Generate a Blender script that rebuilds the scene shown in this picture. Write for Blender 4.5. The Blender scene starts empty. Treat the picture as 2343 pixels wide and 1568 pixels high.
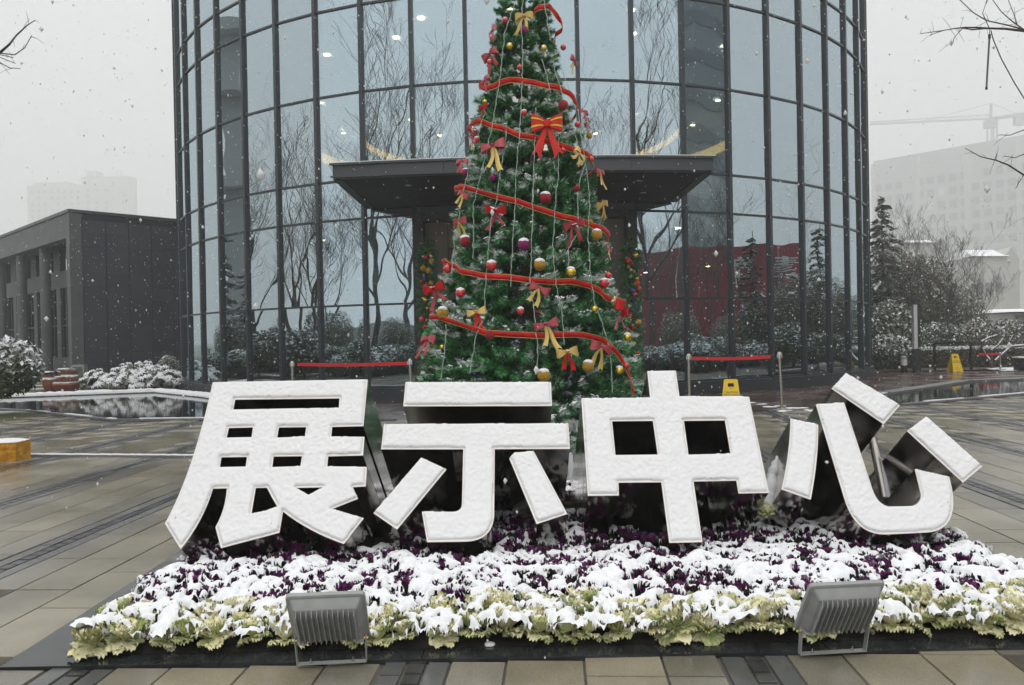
import bpy, math, random
import numpy as np
from mathutils import Vector, Matrix, Euler
from mathutils.geometry import tessellate_polygon

# ------------------------------------------------------------------ scene, camera, sky, sun, exposure
SC = bpy.context.scene
COL = SC.collection
rad = math.radians
FPX, CX, CY, EYE = 1786.0, 1171.0, 784.0, 1.4          # focal length in picture units of a 2342 wide picture
_p, _r = rad(0.353), rad(1.117)
_F = Vector((0, math.cos(_p), -math.sin(_p)))
_U0 = Vector((0, math.sin(_p), math.cos(_p)))
_X = Vector((1, 0, 0))
_R = _X * math.cos(_r) - _U0 * math.sin(_r)
_U = _X * math.sin(_r) + _U0 * math.cos(_r)
CAM = Vector((0, 0, EYE))
camd = bpy.data.cameras.new('camera')
cam = bpy.data.objects.new('camera', camd)
COL.objects.link(cam)
cam.matrix_world = Matrix(((_R.x, _U.x, -_F.x, 0), (_R.y, _U.y, -_F.y, 0), (_R.z, _U.z, -_F.z, EYE), (0, 0, 0, 1)))
camd.sensor_width = 36.0
camd.lens = 36.0 * FPX / 2342.0
camd.clip_start = 0.05
camd.clip_end = 4000
SC.camera = cam

SUN_EL, SUN_AZ = 62.0, 200.0
w = bpy.data.worlds.new('World')
SC.world = w
w.use_nodes = True
nt = w.node_tree
nt.nodes.clear()
out = nt.nodes.new('ShaderNodeOutputWorld')
bg = nt.nodes.new('ShaderNodeBackground')
sky = nt.nodes.new('ShaderNodeTexSky')
sky.sky_type = 'NISHITA'
sky.sun_disc = False
sky.sun_elevation = rad(SUN_EL)
sky.sun_rotation = rad(SUN_AZ)
sky.dust_density = 6.0
# snow clouds: an even grey-white overcast over the clear sky, a little brighter towards the zenith
tc = nt.nodes.new('ShaderNodeTexCoord')
sep = nt.nodes.new('ShaderNodeSeparateXYZ')
mr = nt.nodes.new('ShaderNodeMapRange')
mr.inputs['From Min'].default_value = 0.35
mr.inputs['From Max'].default_value = 1.0
mr.inputs['To Min'].default_value = 0.0
mr.inputs['To Max'].default_value = 1.0
cl = nt.nodes.new('ShaderNodeMixRGB')
SKY_LOW, SKY_ZEN = 8.3, 13.5
cl.inputs[1].default_value = (SKY_LOW * 0.985, SKY_LOW * 0.995, SKY_LOW * 1.0, 1)
cl.inputs[2].default_value = (SKY_ZEN * 0.99, SKY_ZEN, SKY_ZEN * 1.01, 1)
mx = nt.nodes.new('ShaderNodeMixRGB')
mx.inputs[0].default_value = 0.94
nt.links.new(tc.outputs['Generated'], sep.inputs[0])
nt.links.new(sep.outputs['Z'], mr.inputs['Value'])
nt.links.new(mr.outputs['Result'], cl.inputs[0])
nt.links.new(sky.outputs[0], mx.inputs[1])
nt.links.new(cl.outputs[0], mx.inputs[2])
nt.links.new(mx.outputs[0], bg.inputs['Color'])
bg.inputs['Strength'].default_value = 0.1
nt.links.new(bg.outputs[0], out.inputs['Surface'])

sd = bpy.data.lights.new('sun', 'SUN')
sd.energy = 0.6
sd.angle = rad(50)
sd.color = (1.0, 0.98, 0.95)
so = bpy.data.objects.new('sun', sd)
COL.objects.link(so)
_a, _e = rad(SUN_AZ), rad(SUN_EL)
_sd = Vector((math.sin(_a) * math.cos(_e), math.cos(_a) * math.cos(_e), math.sin(_e)))
so.rotation_euler = _sd.to_track_quat('Z', 'Y').to_euler()

SC.view_settings.view_transform = 'Standard'
SC.view_settings.look = 'None'
SC.view_settings.gamma = 1.0
SC.view_settings.use_curve_mapping = False
SC.view_settings.exposure = 0.21
SC.render.engine = 'CYCLES'
cy = SC.cycles
cy.use_denoising = True
cy.max_bounces = 8
cy.diffuse_bounces = 3
cy.glossy_bounces = 4
cy.transmission_bounces = 4
cy.transparent_max_bounces = 24
cy.volume_bounces = 2
cy.sample_clamp_indirect = 6.0
cy.caustics_reflective = False
cy.caustics_refractive = False

# ------------------------------------------------------------------ helpers
RNG = np.random.default_rng(11)
rnd = random.Random(7)


def ray(px, py):
    return _F + _R * ((px - CX) / FPX) + _U * ((CY - py) / FPX)


def at(px, py, depth):
    """point seen at picture place px,py on the upright plane y = depth"""
    d = ray(px, py)
    return CAM + d * (depth / d.y)


def ground(px, py, z=0.0):
    d = ray(px, py)
    return CAM + d * ((z - EYE) / d.z)


def link(o, parent=None):
    COL.objects.link(o)
    if parent is not None:
        o.parent = parent
    return o


def tag(o, label=None, cat=None, group=None, kind=None):
    if label: o['label'] = label
    if cat: o['category'] = cat
    if group: o['group'] = group
    if kind: o['kind'] = kind
    return o


def empty(name, loc, label=None, cat=None, group=None, rz=0.0):
    o = bpy.data.objects.new(name, None)
    o.empty_display_size = 0.1
    o.location = loc
    o.rotation_euler = (0, 0, rz)
    link(o)
    return tag(o, label, cat, group)


def place(name, mesh, parent=None, loc=(0, 0, 0), rot=(0, 0, 0), scale=1.0):
    o = bpy.data.objects.new(name, mesh)
    o.location = loc
    o.rotation_euler = rot
    o.scale = (scale,) * 3 if not hasattr(scale, '__len__') else scale
    return link(o, parent)


def copy_tree(root, loc, rz=None, scale=None):
    r = root.copy()
    COL.objects.link(r)
    r.location = loc
    if rz is not None: r.rotation_euler = (0, 0, rz)
    if scale is not None: r.scale = (scale,) * 3
    for ch in list(root.children):
        c = ch.copy()
        COL.objects.link(c)
        c.parent = r
        for g in list(ch.children):
            d = g.copy()
            COL.objects.link(d)
            d.parent = c
    return r


def mesh_np(name, V, F, mats, mi=None, smooth=False, attr=None):
    """V (n,3), F (m,k) -> mesh"""
    me = bpy.data.meshes.new(name)
    V = np.asarray(V, dtype=np.float32)
    F = np.asarray(F, dtype=np.int32)
    n, k = F.shape
    me.vertices.add(len(V))
    me.vertices.foreach_set('co', V.ravel())
    me.loops.add(n * k)
    me.loops.foreach_set('vertex_index', F.ravel())
    me.polygons.add(n)
    me.polygons.foreach_set('loop_start', np.arange(0, n * k, k, dtype=np.int32))
    me.polygons.foreach_set('loop_total', np.full(n, k, dtype=np.int32))
    for m in (mats if isinstance(mats, (list, tuple)) else [mats]):
        me.materials.append(m)
    if mi is not None:
        me.polygons.foreach_set('material_index', np.asarray(mi, dtype=np.int32))
    if smooth:
        me.polygons.foreach_set('use_smooth', np.ones(n, dtype=bool))
    me.update(calc_edges=True)
    return me


class MB:
    """collects shapes for ONE mesh"""

    def __init__(self):
        self.v, self.f, self.m = [], [], []

    def add(self, V, F, mi=0):
        o = len(self.v)
        self.v.extend([tuple(p) for p in V])
        self.f.extend([tuple(i + o for i in f) for f in F])
        self.m.extend([mi] * len(F))

    def box(self, c, s, mi=0, M=None, taper=1.0):
        hx, hy, hz = s[0] / 2, s[1] / 2, s[2] / 2
        P = []
        for z, t in ((-hz, 1.0), (hz, taper)):
            for x, y in ((-hx, -hy), (hx, -hy), (hx, hy), (-hx, hy)):
                q = Vector((x * t, y * t, z))
                if M is not None: q = M @ q
                P.append(q + Vector(c))
        self.add(P, [(0, 3, 2, 1), (4, 5, 6, 7), (0, 1, 5, 4), (1, 2, 6, 5), (2, 3, 7, 6), (3, 0, 4, 7)], mi)

    def bar(self, a, b, wx, wy, mi=0, up=(0, 0, 1)):
        a, b = Vector(a), Vector(b)
        d = b - a
        z = d.normalized()
        u = Vector(up)
        if abs(z.dot(u)) > 0.98: u = Vector((0, 1, 0))
        x = u.cross(z).normalized()
        y = z.cross(x)
        M = Matrix((x, y, z)).transposed()
        self.box((a + b) / 2, (wx, wy, d.length), mi, M)

    def tube(self, pts, radii, n=8, mi=0, caps=True):
        pts = [Vector(p) for p in pts]
        if not hasattr(radii, '__len__'): radii = [radii] * len(pts)
        V, F = [], []
        x = None
        for i, p in enumerate(pts):
            t = (pts[min(i + 1, len(pts) - 1)] - pts[max(i - 1, 0)]).normalized()
            if x is None:
                u = Vector((0, 0, 1)) if abs(t.z) < 0.9 else Vector((1, 0, 0))
                x = u.cross(t).normalized()
            else:
                x = (x - t * x.dot(t)).normalized()
            y = t.cross(x)
            for j in range(n):
                a = 2 * math.pi * j / n
                V.append(p + (x * math.cos(a) + y * math.sin(a)) * radii[i])
        for i in range(len(pts) - 1):
            for j in range(n):
                k = (j + 1) % n
                F.append((i * n + j, i * n + k, (i + 1) * n + k, (i + 1) * n + j))
        if caps:
            F.append(tuple(reversed(range(n))))
            F.append(tuple(range((len(pts) - 1) * n, len(pts) * n)))
        self.add(V, F, mi)

    def lathe(self, prof, n=20, mi=0, c=(0, 0, 0)):
        V, F = [], []
        for r, z in prof:
            for j in range(n):
                a = 2 * math.pi * j / n
                V.append((c[0] + r * math.cos(a), c[1] + r * math.sin(a), c[2] + z))
        for i in range(len(prof) - 1):
            for j in range(n):
                k = (j + 1) % n
                F.append((i * n + j, i * n + k, (i + 1) * n + k, (i + 1) * n + j))
        if prof[0][0] > 1e-4: F.append(tuple(reversed(range(n))))
        if prof[-1][0] > 1e-4: F.append(tuple(range((len(prof) - 1) * n, len(prof) * n)))
        self.add(V, F, mi)

    def prism(self, poly, z0, z1, mi=0):
        n = len(poly)
        V = [(p[0], p[1], z0) for p in poly] + [(p[0], p[1], z1) for p in poly]
        F = [(i, (i + 1) % n, n + (i + 1) % n, n + i) for i in range(n)]
        for t in tessellate_polygon([[Vector((p[0], p[1], 0)) for p in poly]]):
            F.append(tuple(n + i for i in t))
            F.append(tuple(reversed(t)))
        self.add(V, F, mi)

    def mesh(self, name, mats, smooth=False, origin=None):
        me = bpy.data.meshes.new(name)
        v = self.v
        if origin is not None:
            ox, oy, oz = origin
            v = [(a - ox, b - oy, c - oz) for a, b, c in v]
        me.from_pydata(v, [], self.f)
        for m in (mats if isinstance(mats, (list, tuple)) else [mats]):
            me.materials.append(m)
        if max(self.m, default=0) > 0:
            me.polygons.foreach_set('material_index', self.m)
        if smooth:
            me.polygons.foreach_set('use_smooth', [True] * len(me.polygons))
            if smooth != 'all':
                try: me.set_sharp_from_angle(angle=rad(38))
                except Exception: pass
        me.update()
        return me

    def build(self, name, mats, parent=None, smooth=False):
        """shapes given in world coordinates; becomes a part of parent (an unrotated Empty) or a top-level object"""
        og = tuple(parent.location) if parent is not None else None
        return link(bpy.data.objects.new(name, self.mesh(name, mats, smooth, og)), parent)


def vnoise(x, y, scale, seed):
    """smooth value noise, numpy arrays in metres"""
    g = np.random.default_rng(seed).random((256, 256))
    u, v = x * scale + 1000.3, y * scale + 1000.7
    i, j = np.floor(u).astype(int), np.floor(v).astype(int)
    fu, fv = u - i, v - j
    fu = fu * fu * (3 - 2 * fu)
    fv = fv * fv * (3 - 2 * fv)
    G = lambda a, b: g[a % 256, b % 256]
    return (G(i, j) * (1 - fu) + G(i + 1, j) * fu) * (1 - fv) + (G(i, j + 1) * (1 - fu) + G(i + 1, j + 1) * fu) * fv


# ------------------------------------------------------------------ materials
def srgb(r, g, b):
    f = lambda c: (c / 255 / 12.92) if c / 255 <= 0.04045 else ((c / 255 + 0.055) / 1.055) ** 2.4
    return (f(r), f(g), f(b))


def mat(name, col, rough=0.6, metal=0.0, spec=0.5, col2=None, nscale=3.0, detail=4.0, bump=0.0, bscale=30.0, bdist=0.01,
        rough2=None, rscale=1.5, speck=0.0, attr=False, rand=0.0, emit=None, coords='Object', contrast=(0.35, 0.65), trans=0.0, coat=0.0):
    m = bpy.data.materials.new(name)
    m.use_nodes = True
    n = m.node_tree.nodes
    l = m.node_tree.links
    b = n['Principled BSDF']
    b.inputs['Base Color'].default_value = (*col, 1)
    b.inputs['Roughness'].default_value = rough
    b.inputs['Metallic'].default_value = metal
    b.inputs['Specular IOR Level'].default_value = spec
    if coat: b.inputs['Coat Weight'].default_value = coat
    if coords == 'World':
        g = n.new('ShaderNodeNewGeometry')
        co = g.outputs['Position']
    else:
        t = n.new('ShaderNodeTexCoord')
        co = t.outputs['Object']
    def noise(s, d=detail):
        x = n.new('ShaderNodeTexNoise')
        x.inputs['Scale'].default_value = s
        x.inputs['Detail'].default_value = d
        l.new(co, x.inputs['Vector'])
        return x
    csock = None
    if col2 is not None:
        x = noise(nscale)
        r = n.new('ShaderNodeMapRange')
        r.inputs['From Min'].default_value = contrast[0]
        r.inputs['From Max'].default_value = contrast[1]
        l.new(x.outputs['Fac'], r.inputs['Value'])
        mixn = n.new('ShaderNodeMixRGB')
        mixn.inputs[1].default_value = (*col, 1)
        mixn.inputs[2].default_value = (*col2, 1)
        l.new(r.outputs['Result'], mixn.inputs[0])
        csock = mixn.outputs[0]
    if rand or attr:
        hv = n.new('ShaderNodeHueSaturation')
        if csock: l.new(csock, hv.inputs['Color'])
        else: hv.inputs['Color'].default_value = (*col, 1)
        r = n.new('ShaderNodeMapRange')
        r.inputs['To Min'].default_value = 1 - (rand or 0.25)
        r.inputs['To Max'].default_value = 1 + (rand or 0.25)
        if attr:
            a = n.new('ShaderNodeAttribute')
            a.attribute_name = 'var'
            l.new(a.outputs['Fac'], r.inputs['Value'])
        else:
            a = n.new('ShaderNodeObjectInfo')
            l.new(a.outputs['Random'], r.inputs['Value'])
        l.new(r.outputs['Result'], hv.inputs['Value'])
        csock = hv.outputs[0]
    if speck:
        x = noise(330.0, 2.0)
        r = n.new('ShaderNodeMapRange')
        r.inputs['From Min'].default_value = 0.3
        r.inputs['From Max'].default_value = 0.7
        r.inputs['To Min'].default_value = 1 - speck
        r.inputs['To Max'].default_value = 1 + speck
        l.new(x.outputs['Fac'], r.inputs['Value'])
        h2 = n.new('ShaderNodeHueSaturation')
        if csock: l.new(csock, h2.inputs['Color'])
        else: h2.inputs['Color'].default_value = (*col, 1)
        l.new(r.outputs['Result'], h2.inputs['Value'])
        csock = h2.outputs[0]
    if csock: l.new(csock, b.inputs['Base Color'])
    if rough2 is not None:
        x = noise(rscale, 3.0)
        r = n.new('ShaderNodeMapRange')
        r.inputs['From Min'].default_value = 0.38
        r.inputs['From Max'].default_value = 0.62
        r.inputs['To Min'].default_value = rough
        r.inputs['To Max'].default_value = rough2
        l.new(x.outputs['Fac'], r.inputs['Value'])
        l.new(r.outputs['Result'], b.inputs['Roughness'])
    if bump:
        x = noise(bscale, 5.0)
        bn = n.new('ShaderNodeBump')
        bn.inputs['Strength'].default_value = bump
        bn.inputs['Distance'].default_value = bdist
        l.new(x.outputs['Fac'], bn.inputs['Height'])
        l.new(bn.outputs['Normal'], b.inputs['Normal'])
    if emit:
        b.inputs['Emission Color'].default_value = (*emit[0], 1)
        b.inputs['Emission Strength'].default_value = emit[1]
    return m


SNOW = mat('snow', (0.88, 0.89, 0.905), 0.9, spec=0.2, bump=0.35, bscale=90, bdist=0.01)
SNOW_FACE = mat('packed_snow', (0.87, 0.87, 0.875), 0.9, spec=0.2, bump=0.6, bscale=330, bdist=0.004)
GRANITE = mat('wet_granite', (0.185, 0.165, 0.116), 0.06, spec=0.5, col2=(0.310, 0.278, 0.198), nscale=1.3, detail=8.0, speck=0.34, attr=True, rand=0.14, rough2=0.27, rscale=0.9, bump=0.25, bscale=160, bdist=0.003, coords='World')
WETTAN = mat('dark_wet_granite', (0.150, 0.138, 0.110), 0.05, spec=0.5, col2=(0.255, 0.234, 0.186), nscale=1.1, detail=7.0, speck=0.30, attr=True, rand=0.14, rough2=0.22, rscale=0.9, bump=0.25, bscale=160, bdist=0.003, coords='World')
GREYSTONE = mat('wet_grey_stone', (0.085, 0.088, 0.086), 0.1, speck=0.2, col2=(0.125, 0.128, 0.122), nscale=1.6, attr=True, rough2=0.45, rscale=0.9, bump=0.2, bscale=150, bdist=0.003, coords='World')
SETT = mat('dark_sett', (0.035, 0.036, 0.036), 0.18, col2=(0.07, 0.07, 0.066), nscale=6, attr=True, rough2=0.4, coords='World', bump=0.2, bscale=120, bdist=0.003)
JOINT = mat('wet_joint_bed', (0.08, 0.072, 0.06), 0.5, col2=(0.12, 0.11, 0.092), coords='World')
PLINTH = mat('polished_black_stone', (0.022, 0.024, 0.025), 0.06, col2=(0.04, 0.043, 0.045), nscale=9, rough2=0.16, rscale=3, coords='World', bump=0.04, bscale=8, bdist=0.01)
REDSTONE = mat('wet_red_granite', (0.075, 0.042, 0.036), 0.12, col2=(0.11, 0.065, 0.055), nscale=5, rough2=0.32, rscale=1.2, coords='World', bump=0.05, bscale=60, bdist=0.004)
WATER = mat('pool_water', (0.006, 0.008, 0.008), 0.015, spec=0.6, bump=0.05, bscale=7, bdist=0.02, coords='World')
RIMSTONE = mat('grey_pool_rim', (0.16, 0.165, 0.168), 0.25, col2=(0.22, 0.22, 0.225), coords='World', rough2=0.5)
STEEL = mat('mirror_steel', (0.60, 0.575, 0.535), 0.08, metal=1.0, rough2=0.2, rscale=5, bump=0.05, bscale=5, bdist=0.01)
BRUSHED = mat('brushed_steel', (0.55, 0.53, 0.50), 0.25, metal=1.0)
ACRYL = mat('white_acrylic_face', (0.87, 0.86, 0.84), 0.4)
RIMLINE = mat('red_edge_trim', (0.66, 0.50, 0.42), 0.45)
FRAME = mat('dark_blue_grey_aluminium', (0.026, 0.036, 0.043), 0.38, spec=0.5, col2=(0.034, 0.045, 0.053), nscale=1.5, bump=0.02)
BLACKMET = mat('black_metal', (0.010, 0.011, 0.012), 0.4)
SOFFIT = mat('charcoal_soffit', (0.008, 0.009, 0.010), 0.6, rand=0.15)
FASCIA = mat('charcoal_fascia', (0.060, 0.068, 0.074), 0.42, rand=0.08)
TANSTONE = mat('tan_portal_stone', (0.17, 0.14, 0.11), 0.5, col2=(0.21, 0.18, 0.145), nscale=2)
PAVPANEL = mat('charcoal_wall_panel', (0.043, 0.053, 0.060), 0.45, rand=0.16, col2=(0.053, 0.063, 0.071), nscale=1.2)
PAVPIER = mat('grey_concrete_pier', (0.10, 0.108, 0.113), 0.6, col2=(0.13, 0.138, 0.142), nscale=1.5)
TERRA = mat('red_terracotta', (0.23, 0.06, 0.035), 0.35, col2=(0.30, 0.09, 0.05), nscale=7, bump=0.1)
YELLOW = mat('yellow_plastic', (0.82, 0.56, 0.015), 0.35)
PRINT = mat('black_print', (0.02, 0.02, 0.02), 0.6)
REDPRINT = mat('red_print', (0.55, 0.06, 0.03), 0.6)
REDTAPE = mat('red_belt', (0.62, 0.018, 0.022), 0.55)
BLACKTAPE = mat('black_belt', (0.012, 0.012, 0.013), 0.6)
PICKET = mat('white_picket_paint', (0.78, 0.79, 0.80), 0.5)
LAMPGREY = mat('grey_lamp_casting', (0.30, 0.31, 0.305), 0.42, col2=(0.36, 0.37, 0.362), nscale=14, bump=0.05, bscale=200)
LAMPDARK = mat('dark_grey_lamp_casting', (0.13, 0.132, 0.13), 0.5)
LENS = mat('lamp_glass', (0.3, 0.32, 0.32), 0.05)
BARK = mat('wet_bark', (0.052, 0.044, 0.037), 0.75, col2=(0.09, 0.078, 0.066), nscale=12, bump=0.5, bscale=40)
BARKPALE = mat('pale_tan_bark', (0.16, 0.12, 0.082), 0.75, col2=(0.10, 0.08, 0.06), nscale=6, bump=0.4, bscale=30)
LEAFDARK = mat('dark_evergreen_leaf', (0.060, 0.086, 0.042), 0.5, rand=0.25)
LEAFMID = mat('mid_green_leaf', (0.130, 0.165, 0.078), 0.5, rand=0.25)
LEAFBROWN = mat('brown_winter_leaf', (0.150, 0.118, 0.076), 0.7, rand=0.2)
CONIFER = mat('conifer_needles', (0.090, 0.120, 0.068), 0.6, rand=0.15)
GRASS = mat('winter_lawn', (0.105, 0.112, 0.045), 0.9, col2=(0.60, 0.61, 0.62), nscale=0.55, detail=8, contrast=(0.50, 0.60), bump=0.6, bscale=25, bdist=0.03, coords='World')
PINE1 = mat('tree_needles', (0.052, 0.220, 0.072), 0.5, rand=0.3)
PINE2 = mat('tree_needles_light', (0.150, 0.420, 0.165), 0.5, rand=0.3)
FROST = mat('frosted_needle', (0.80, 0.88, 0.84), 0.8)
TWINE = mat('brown_stem', (0.05, 0.035, 0.02), 0.8)
B_RED = mat('red_glossy_bauble', (0.60, 0.008, 0.010), 0.10, spec=0.7, coat=0.6)
B_GOLD = mat('gold_bauble', (0.72, 0.52, 0.07), 0.14, metal=0.85)
B_REDG = mat('red_glitter', (0.62, 0.015, 0.025), 0.35, col2=(0.20, 0.004, 0.008), nscale=130, bump=0.9, bscale=220, bdist=0.01)
B_GOLDG = mat('gold_glitter', (0.85, 0.52, 0.05), 0.3, metal=0.3, col2=(0.40, 0.20, 0.015), nscale=130, bump=0.9, bscale=220, bdist=0.01)
B_MAG = mat('magenta_glitter', (0.46, 0.012, 0.22), 0.35, col2=(0.20, 0.004, 0.10), nscale=130, bump=0.9, bscale=220, bdist=0.01)
B_WHITE = mat('pearl_white_bauble', (0.75, 0.75, 0.74), 0.3)
B_BLUE = mat('blue_bauble', (0.03, 0.06, 0.42), 0.15, coat=0.5)
B_GREEN = mat('green_bauble', (0.05, 0.36, 0.08), 0.15, coat=0.5)
B_TEAL = mat('teal_bauble', (0.02, 0.30, 0.38), 0.2, coat=0.5)
CAPMET = mat('gold_cap', (0.70, 0.55, 0.22), 0.3, metal=1.0)
RIB_RED = mat('red_velvet_ribbon', (0.66, 0.010, 0.011), 0.6, spec=0.25, col2=(0.46, 0.006, 0.008), nscale=14, bump=0.15, bscale=25)
RIB_GOLD = mat('gold_ribbon', (0.78, 0.56, 0.17), 0.36, metal=0.2, col2=(0.56, 0.38, 0.10), nscale=20)
RIB_WINE = mat('sheer_wine_ribbon', (0.34, 0.014, 0.028), 0.35, col2=(0.48, 0.09, 0.10), nscale=20)
RIB_BIG = mat('red_felt', (0.68, 0.016, 0.008), 0.6)
RIB_YEL = mat('yellow_stripe', (0.88, 0.58, 0.02), 0.5)
WIRE = mat('clear_light_string', (0.42, 0.50, 0.45), 0.5)
KALE_P = mat('purple_kale_leaf', (0.175, 0.016, 0.140), 0.55, rand=0.35, col2=(0.085, 0.012, 0.075), nscale=18)
KALE_D = mat('dark_outer_kale_leaf', (0.038, 0.034, 0.040), 0.55, rand=0.3, col2=(0.045, 0.055, 0.032), nscale=12)
KALE_C = mat('cream_kale_leaf', (0.90, 0.84, 0.56), 0.55, rand=0.1, col2=(0.86, 0.84, 0.50), nscale=15)
KALE_G = mat('green_outer_kale_leaf', (0.24, 0.32, 0.08), 0.55, rand=0.3, col2=(0.84, 0.82, 0.46), nscale=12)
SOIL = mat('dark_soil', (0.02, 0.016, 0.013), 0.9)
AMBER = mat('amber_wrap', (0.78, 0.40, 0.016), 0.28, col2=(0.42, 0.17, 0.008), nscale=9, bump=0.5, bscale=12, bdist=0.03)
PALEWALL = mat('pale_render', (0.46, 0.45, 0.43), 0.8, col2=(0.52, 0.51, 0.49), nscale=0.3)
GREYWALL = mat('raw_concrete', (0.38, 0.385, 0.39), 0.8, col2=(0.41, 0.415, 0.42), nscale=0.2)
FARGLASS = mat('far_window', (0.20, 0.21, 0.22), 0.3)
FARPALE = mat('far_pale_window', (0.55, 0.55, 0.54), 0.5)
CRANE = mat('grey_crane_steel', (0.36, 0.36, 0.36), 0.6)
HOARD = mat('red_hoarding', (0.40, 0.018, 0.028), 0.5, col2=(0.24, 0.022, 0.045), nscale=0.15, coords='World')
CEIL = mat('white_ceiling', (0.55, 0.56, 0.57), 0.8)
INWALL = mat('grey_inner_wall', (0.20, 0.21, 0.22), 0.8)
WARMWALL = mat('warm_plaster', (0.50, 0.40, 0.26), 0.7)
DOWNL = mat('downlight', (1, 1, 1), 0.5, emit=((1.0, 0.60, 0.30), 30.0))
COVE = mat('cove_lamp', (1, 1, 1), 0.5, emit=((1.0, 0.42, 0.08), 4.0))
LAMPTUBE = mat('lamp_diffuser', (0.72, 0.73, 0.73), 0.3)
BEIGE = mat('beige_housing', (0.38, 0.37, 0.33), 0.5)


def glass(name, base, edge, tint, rcol, bump):
    m = bpy.data.materials.new(name)
    m.use_nodes = True
    n = m.node_tree.nodes
    l = m.node_tree.links
    n.remove(n['Principled BSDF'])
    o = n['Material Output']
    gl = n.new('ShaderNodeBsdfGlossy')
    gl.inputs['Roughness'].default_value = 0.0
    gl.inputs['Color'].default_value = (*rcol, 1)
    tr = n.new('ShaderNodeBsdfTransparent')
    tr.inputs['Color'].default_value = (*tint, 1)
    lw = n.new('ShaderNodeLayerWeight')
    lw.inputs['Blend'].default_value = 0.35
    mr = n.new('ShaderNodeMapRange')
    mr.inputs['To Min'].default_value = base
    mr.inputs['To Max'].default_value = edge
    l.new(lw.outputs['Fresnel'], mr.inputs['Value'])
    mixs = n.new('ShaderNodeMixShader')
    l.new(mr.outputs['Result'], mixs.inputs[0])
    l.new(tr.outputs[0], mixs.inputs[1])
    l.new(gl.outputs[0], mixs.inputs[2])
    if bump:
        g = n.new('ShaderNodeNewGeometry')
        x = n.new('ShaderNodeTexNoise')
        x.inputs['Scale'].default_value = 0.9
        x.inputs['Detail'].default_value = 1.0
        l.new(g.outputs['Position'], x.inputs['Vector'])
        bn = n.new('ShaderNodeBump')
        bn.inputs['Strength'].default_value = 1.0
        bn.inputs['Distance'].default_value = bump
        l.new(x.outputs['Fac'], bn.inputs['Height'])
        l.new(bn.outputs['Normal'], gl.inputs['Normal'])
    l.new(mixs.outputs[0], o.inputs['Surface'])
    return m


PANE = glass('blue_grey_coated_glass', 0.50, 1.0, (0.50, 0.62, 0.66), (0.79, 0.93, 1.0), 0.006)
PANEPAV = glass('dim_window_glass', 0.06, 0.30, (0.30, 0.36, 0.38), (0.8, 0.9, 0.95), 0.0)
PANEDARK = glass('deep_blue_coated_glass', 0.27, 1.0, (0.36, 0.48, 0.53), (0.72, 0.88, 0.98), 0.006)

# ------------------------------------------------------------------ ground, plaza, pools
BC = Vector((0.43, 29.8, 0))          # axis of the round glass building
BR, DPHI, PHI0, PSI = 12.0, 0.10625, -0.09916, 0.0145


def cyl(phi, r=BR, z=0.0):
    a = phi - PSI
    return Vector((BC.x + r * math.sin(a), BC.y - r * math.cos(a), z))


def in_poly(x, y, P):
    c = False
    for i in range(len(P)):
        x1, y1 = P[i]
        x2, y2 = P[i - 1]
        if (y1 > y) != (y2 > y) and x < (x2 - x1) * (y - y1) / (y2 - y1) + x1: c = not c
    return c


b = MB()
b.add([(-900, -500, -0.02), (900, -500, -0.02), (900, 1500, -0.02), (-900, 1500, -0.02)], [(0, 1, 2, 3)])
tag(b.build('ground', GRASS), 'winter lawn with patches of thin snow round the plaza', kind='structure')

POOL_L = [(-14.5, 21.4), (-10.3, 22.7), (-7.9, 20.2), (-5.3, 16.9), (-4.7, 15.2), (-5.57, 14.35), (-7.4, 14.5), (-10.6, 17.0), (-15.5, 20.0)]
POOL_R = [(6.6, 15.6), (8.2, 17.1), (11.9, 20.5), (16.5, 21.6), (19.5, 22.2), (19.5, 20.6), (14.6, 18.5), (10.8, 16.4), (7.2, 14.5)]
PLX0, PLX1, PLY0, PLY1 = -2.26, 2.96, 3.385, 7.5

b = MB()
b.add([(-17, -9, -0.012), (17, -9, -0.012), (17, 16.5, -0.012), (13.5, 18.2, -0.012), (-13, 18.6, -0.012), (-17, 16.0, -0.012)], [(0, 1, 2, 3, 4, 5)])
plaza = tag(b.build('plaza', JOINT), 'wet stone plaza paved in bands of tan and grey slabs', kind='structure')
YAW = rad(3.3)
cY, sY = math.cos(YAW), math.sin(YAW)


def uv2xy(u, v): return (u * cY + v * sY, -u * sY + v * cY)


def visible(x, y):
    d = Vector((x, y, -EYE))
    f = d.dot(_F)
    if f < 0.5: return False
    return abs(d.dot(_R) / f * FPX) < 1260 and abs(d.dot(_U) / f * FPX) < 860


def slab_mesh(name, wx, wy, m, var, bev=0.004):
    mb = MB()
    hx, hy = wx / 2, wy / 2
    mb.add([(-hx, -hy, -0.016), (hx, -hy, -0.016), (hx, hy, -0.016), (-hx, hy, -0.016),
            (-hx + bev, -hy + bev, 0), (hx - bev, -hy + bev, 0), (hx - bev, hy - bev, 0), (-hx + bev, hy - bev, 0)],
           [(4, 5, 6, 7), (0, 1, 5, 4), (1, 2, 6, 5), (2, 3, 7, 6), (3, 0, 4, 7)])
    me = mb.mesh(name, m)
    a = me.attributes.new('var', 'FLOAT', 'FACE')
    a.data.foreach_set('value', [var] * len(me.polygons))
    return me


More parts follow.
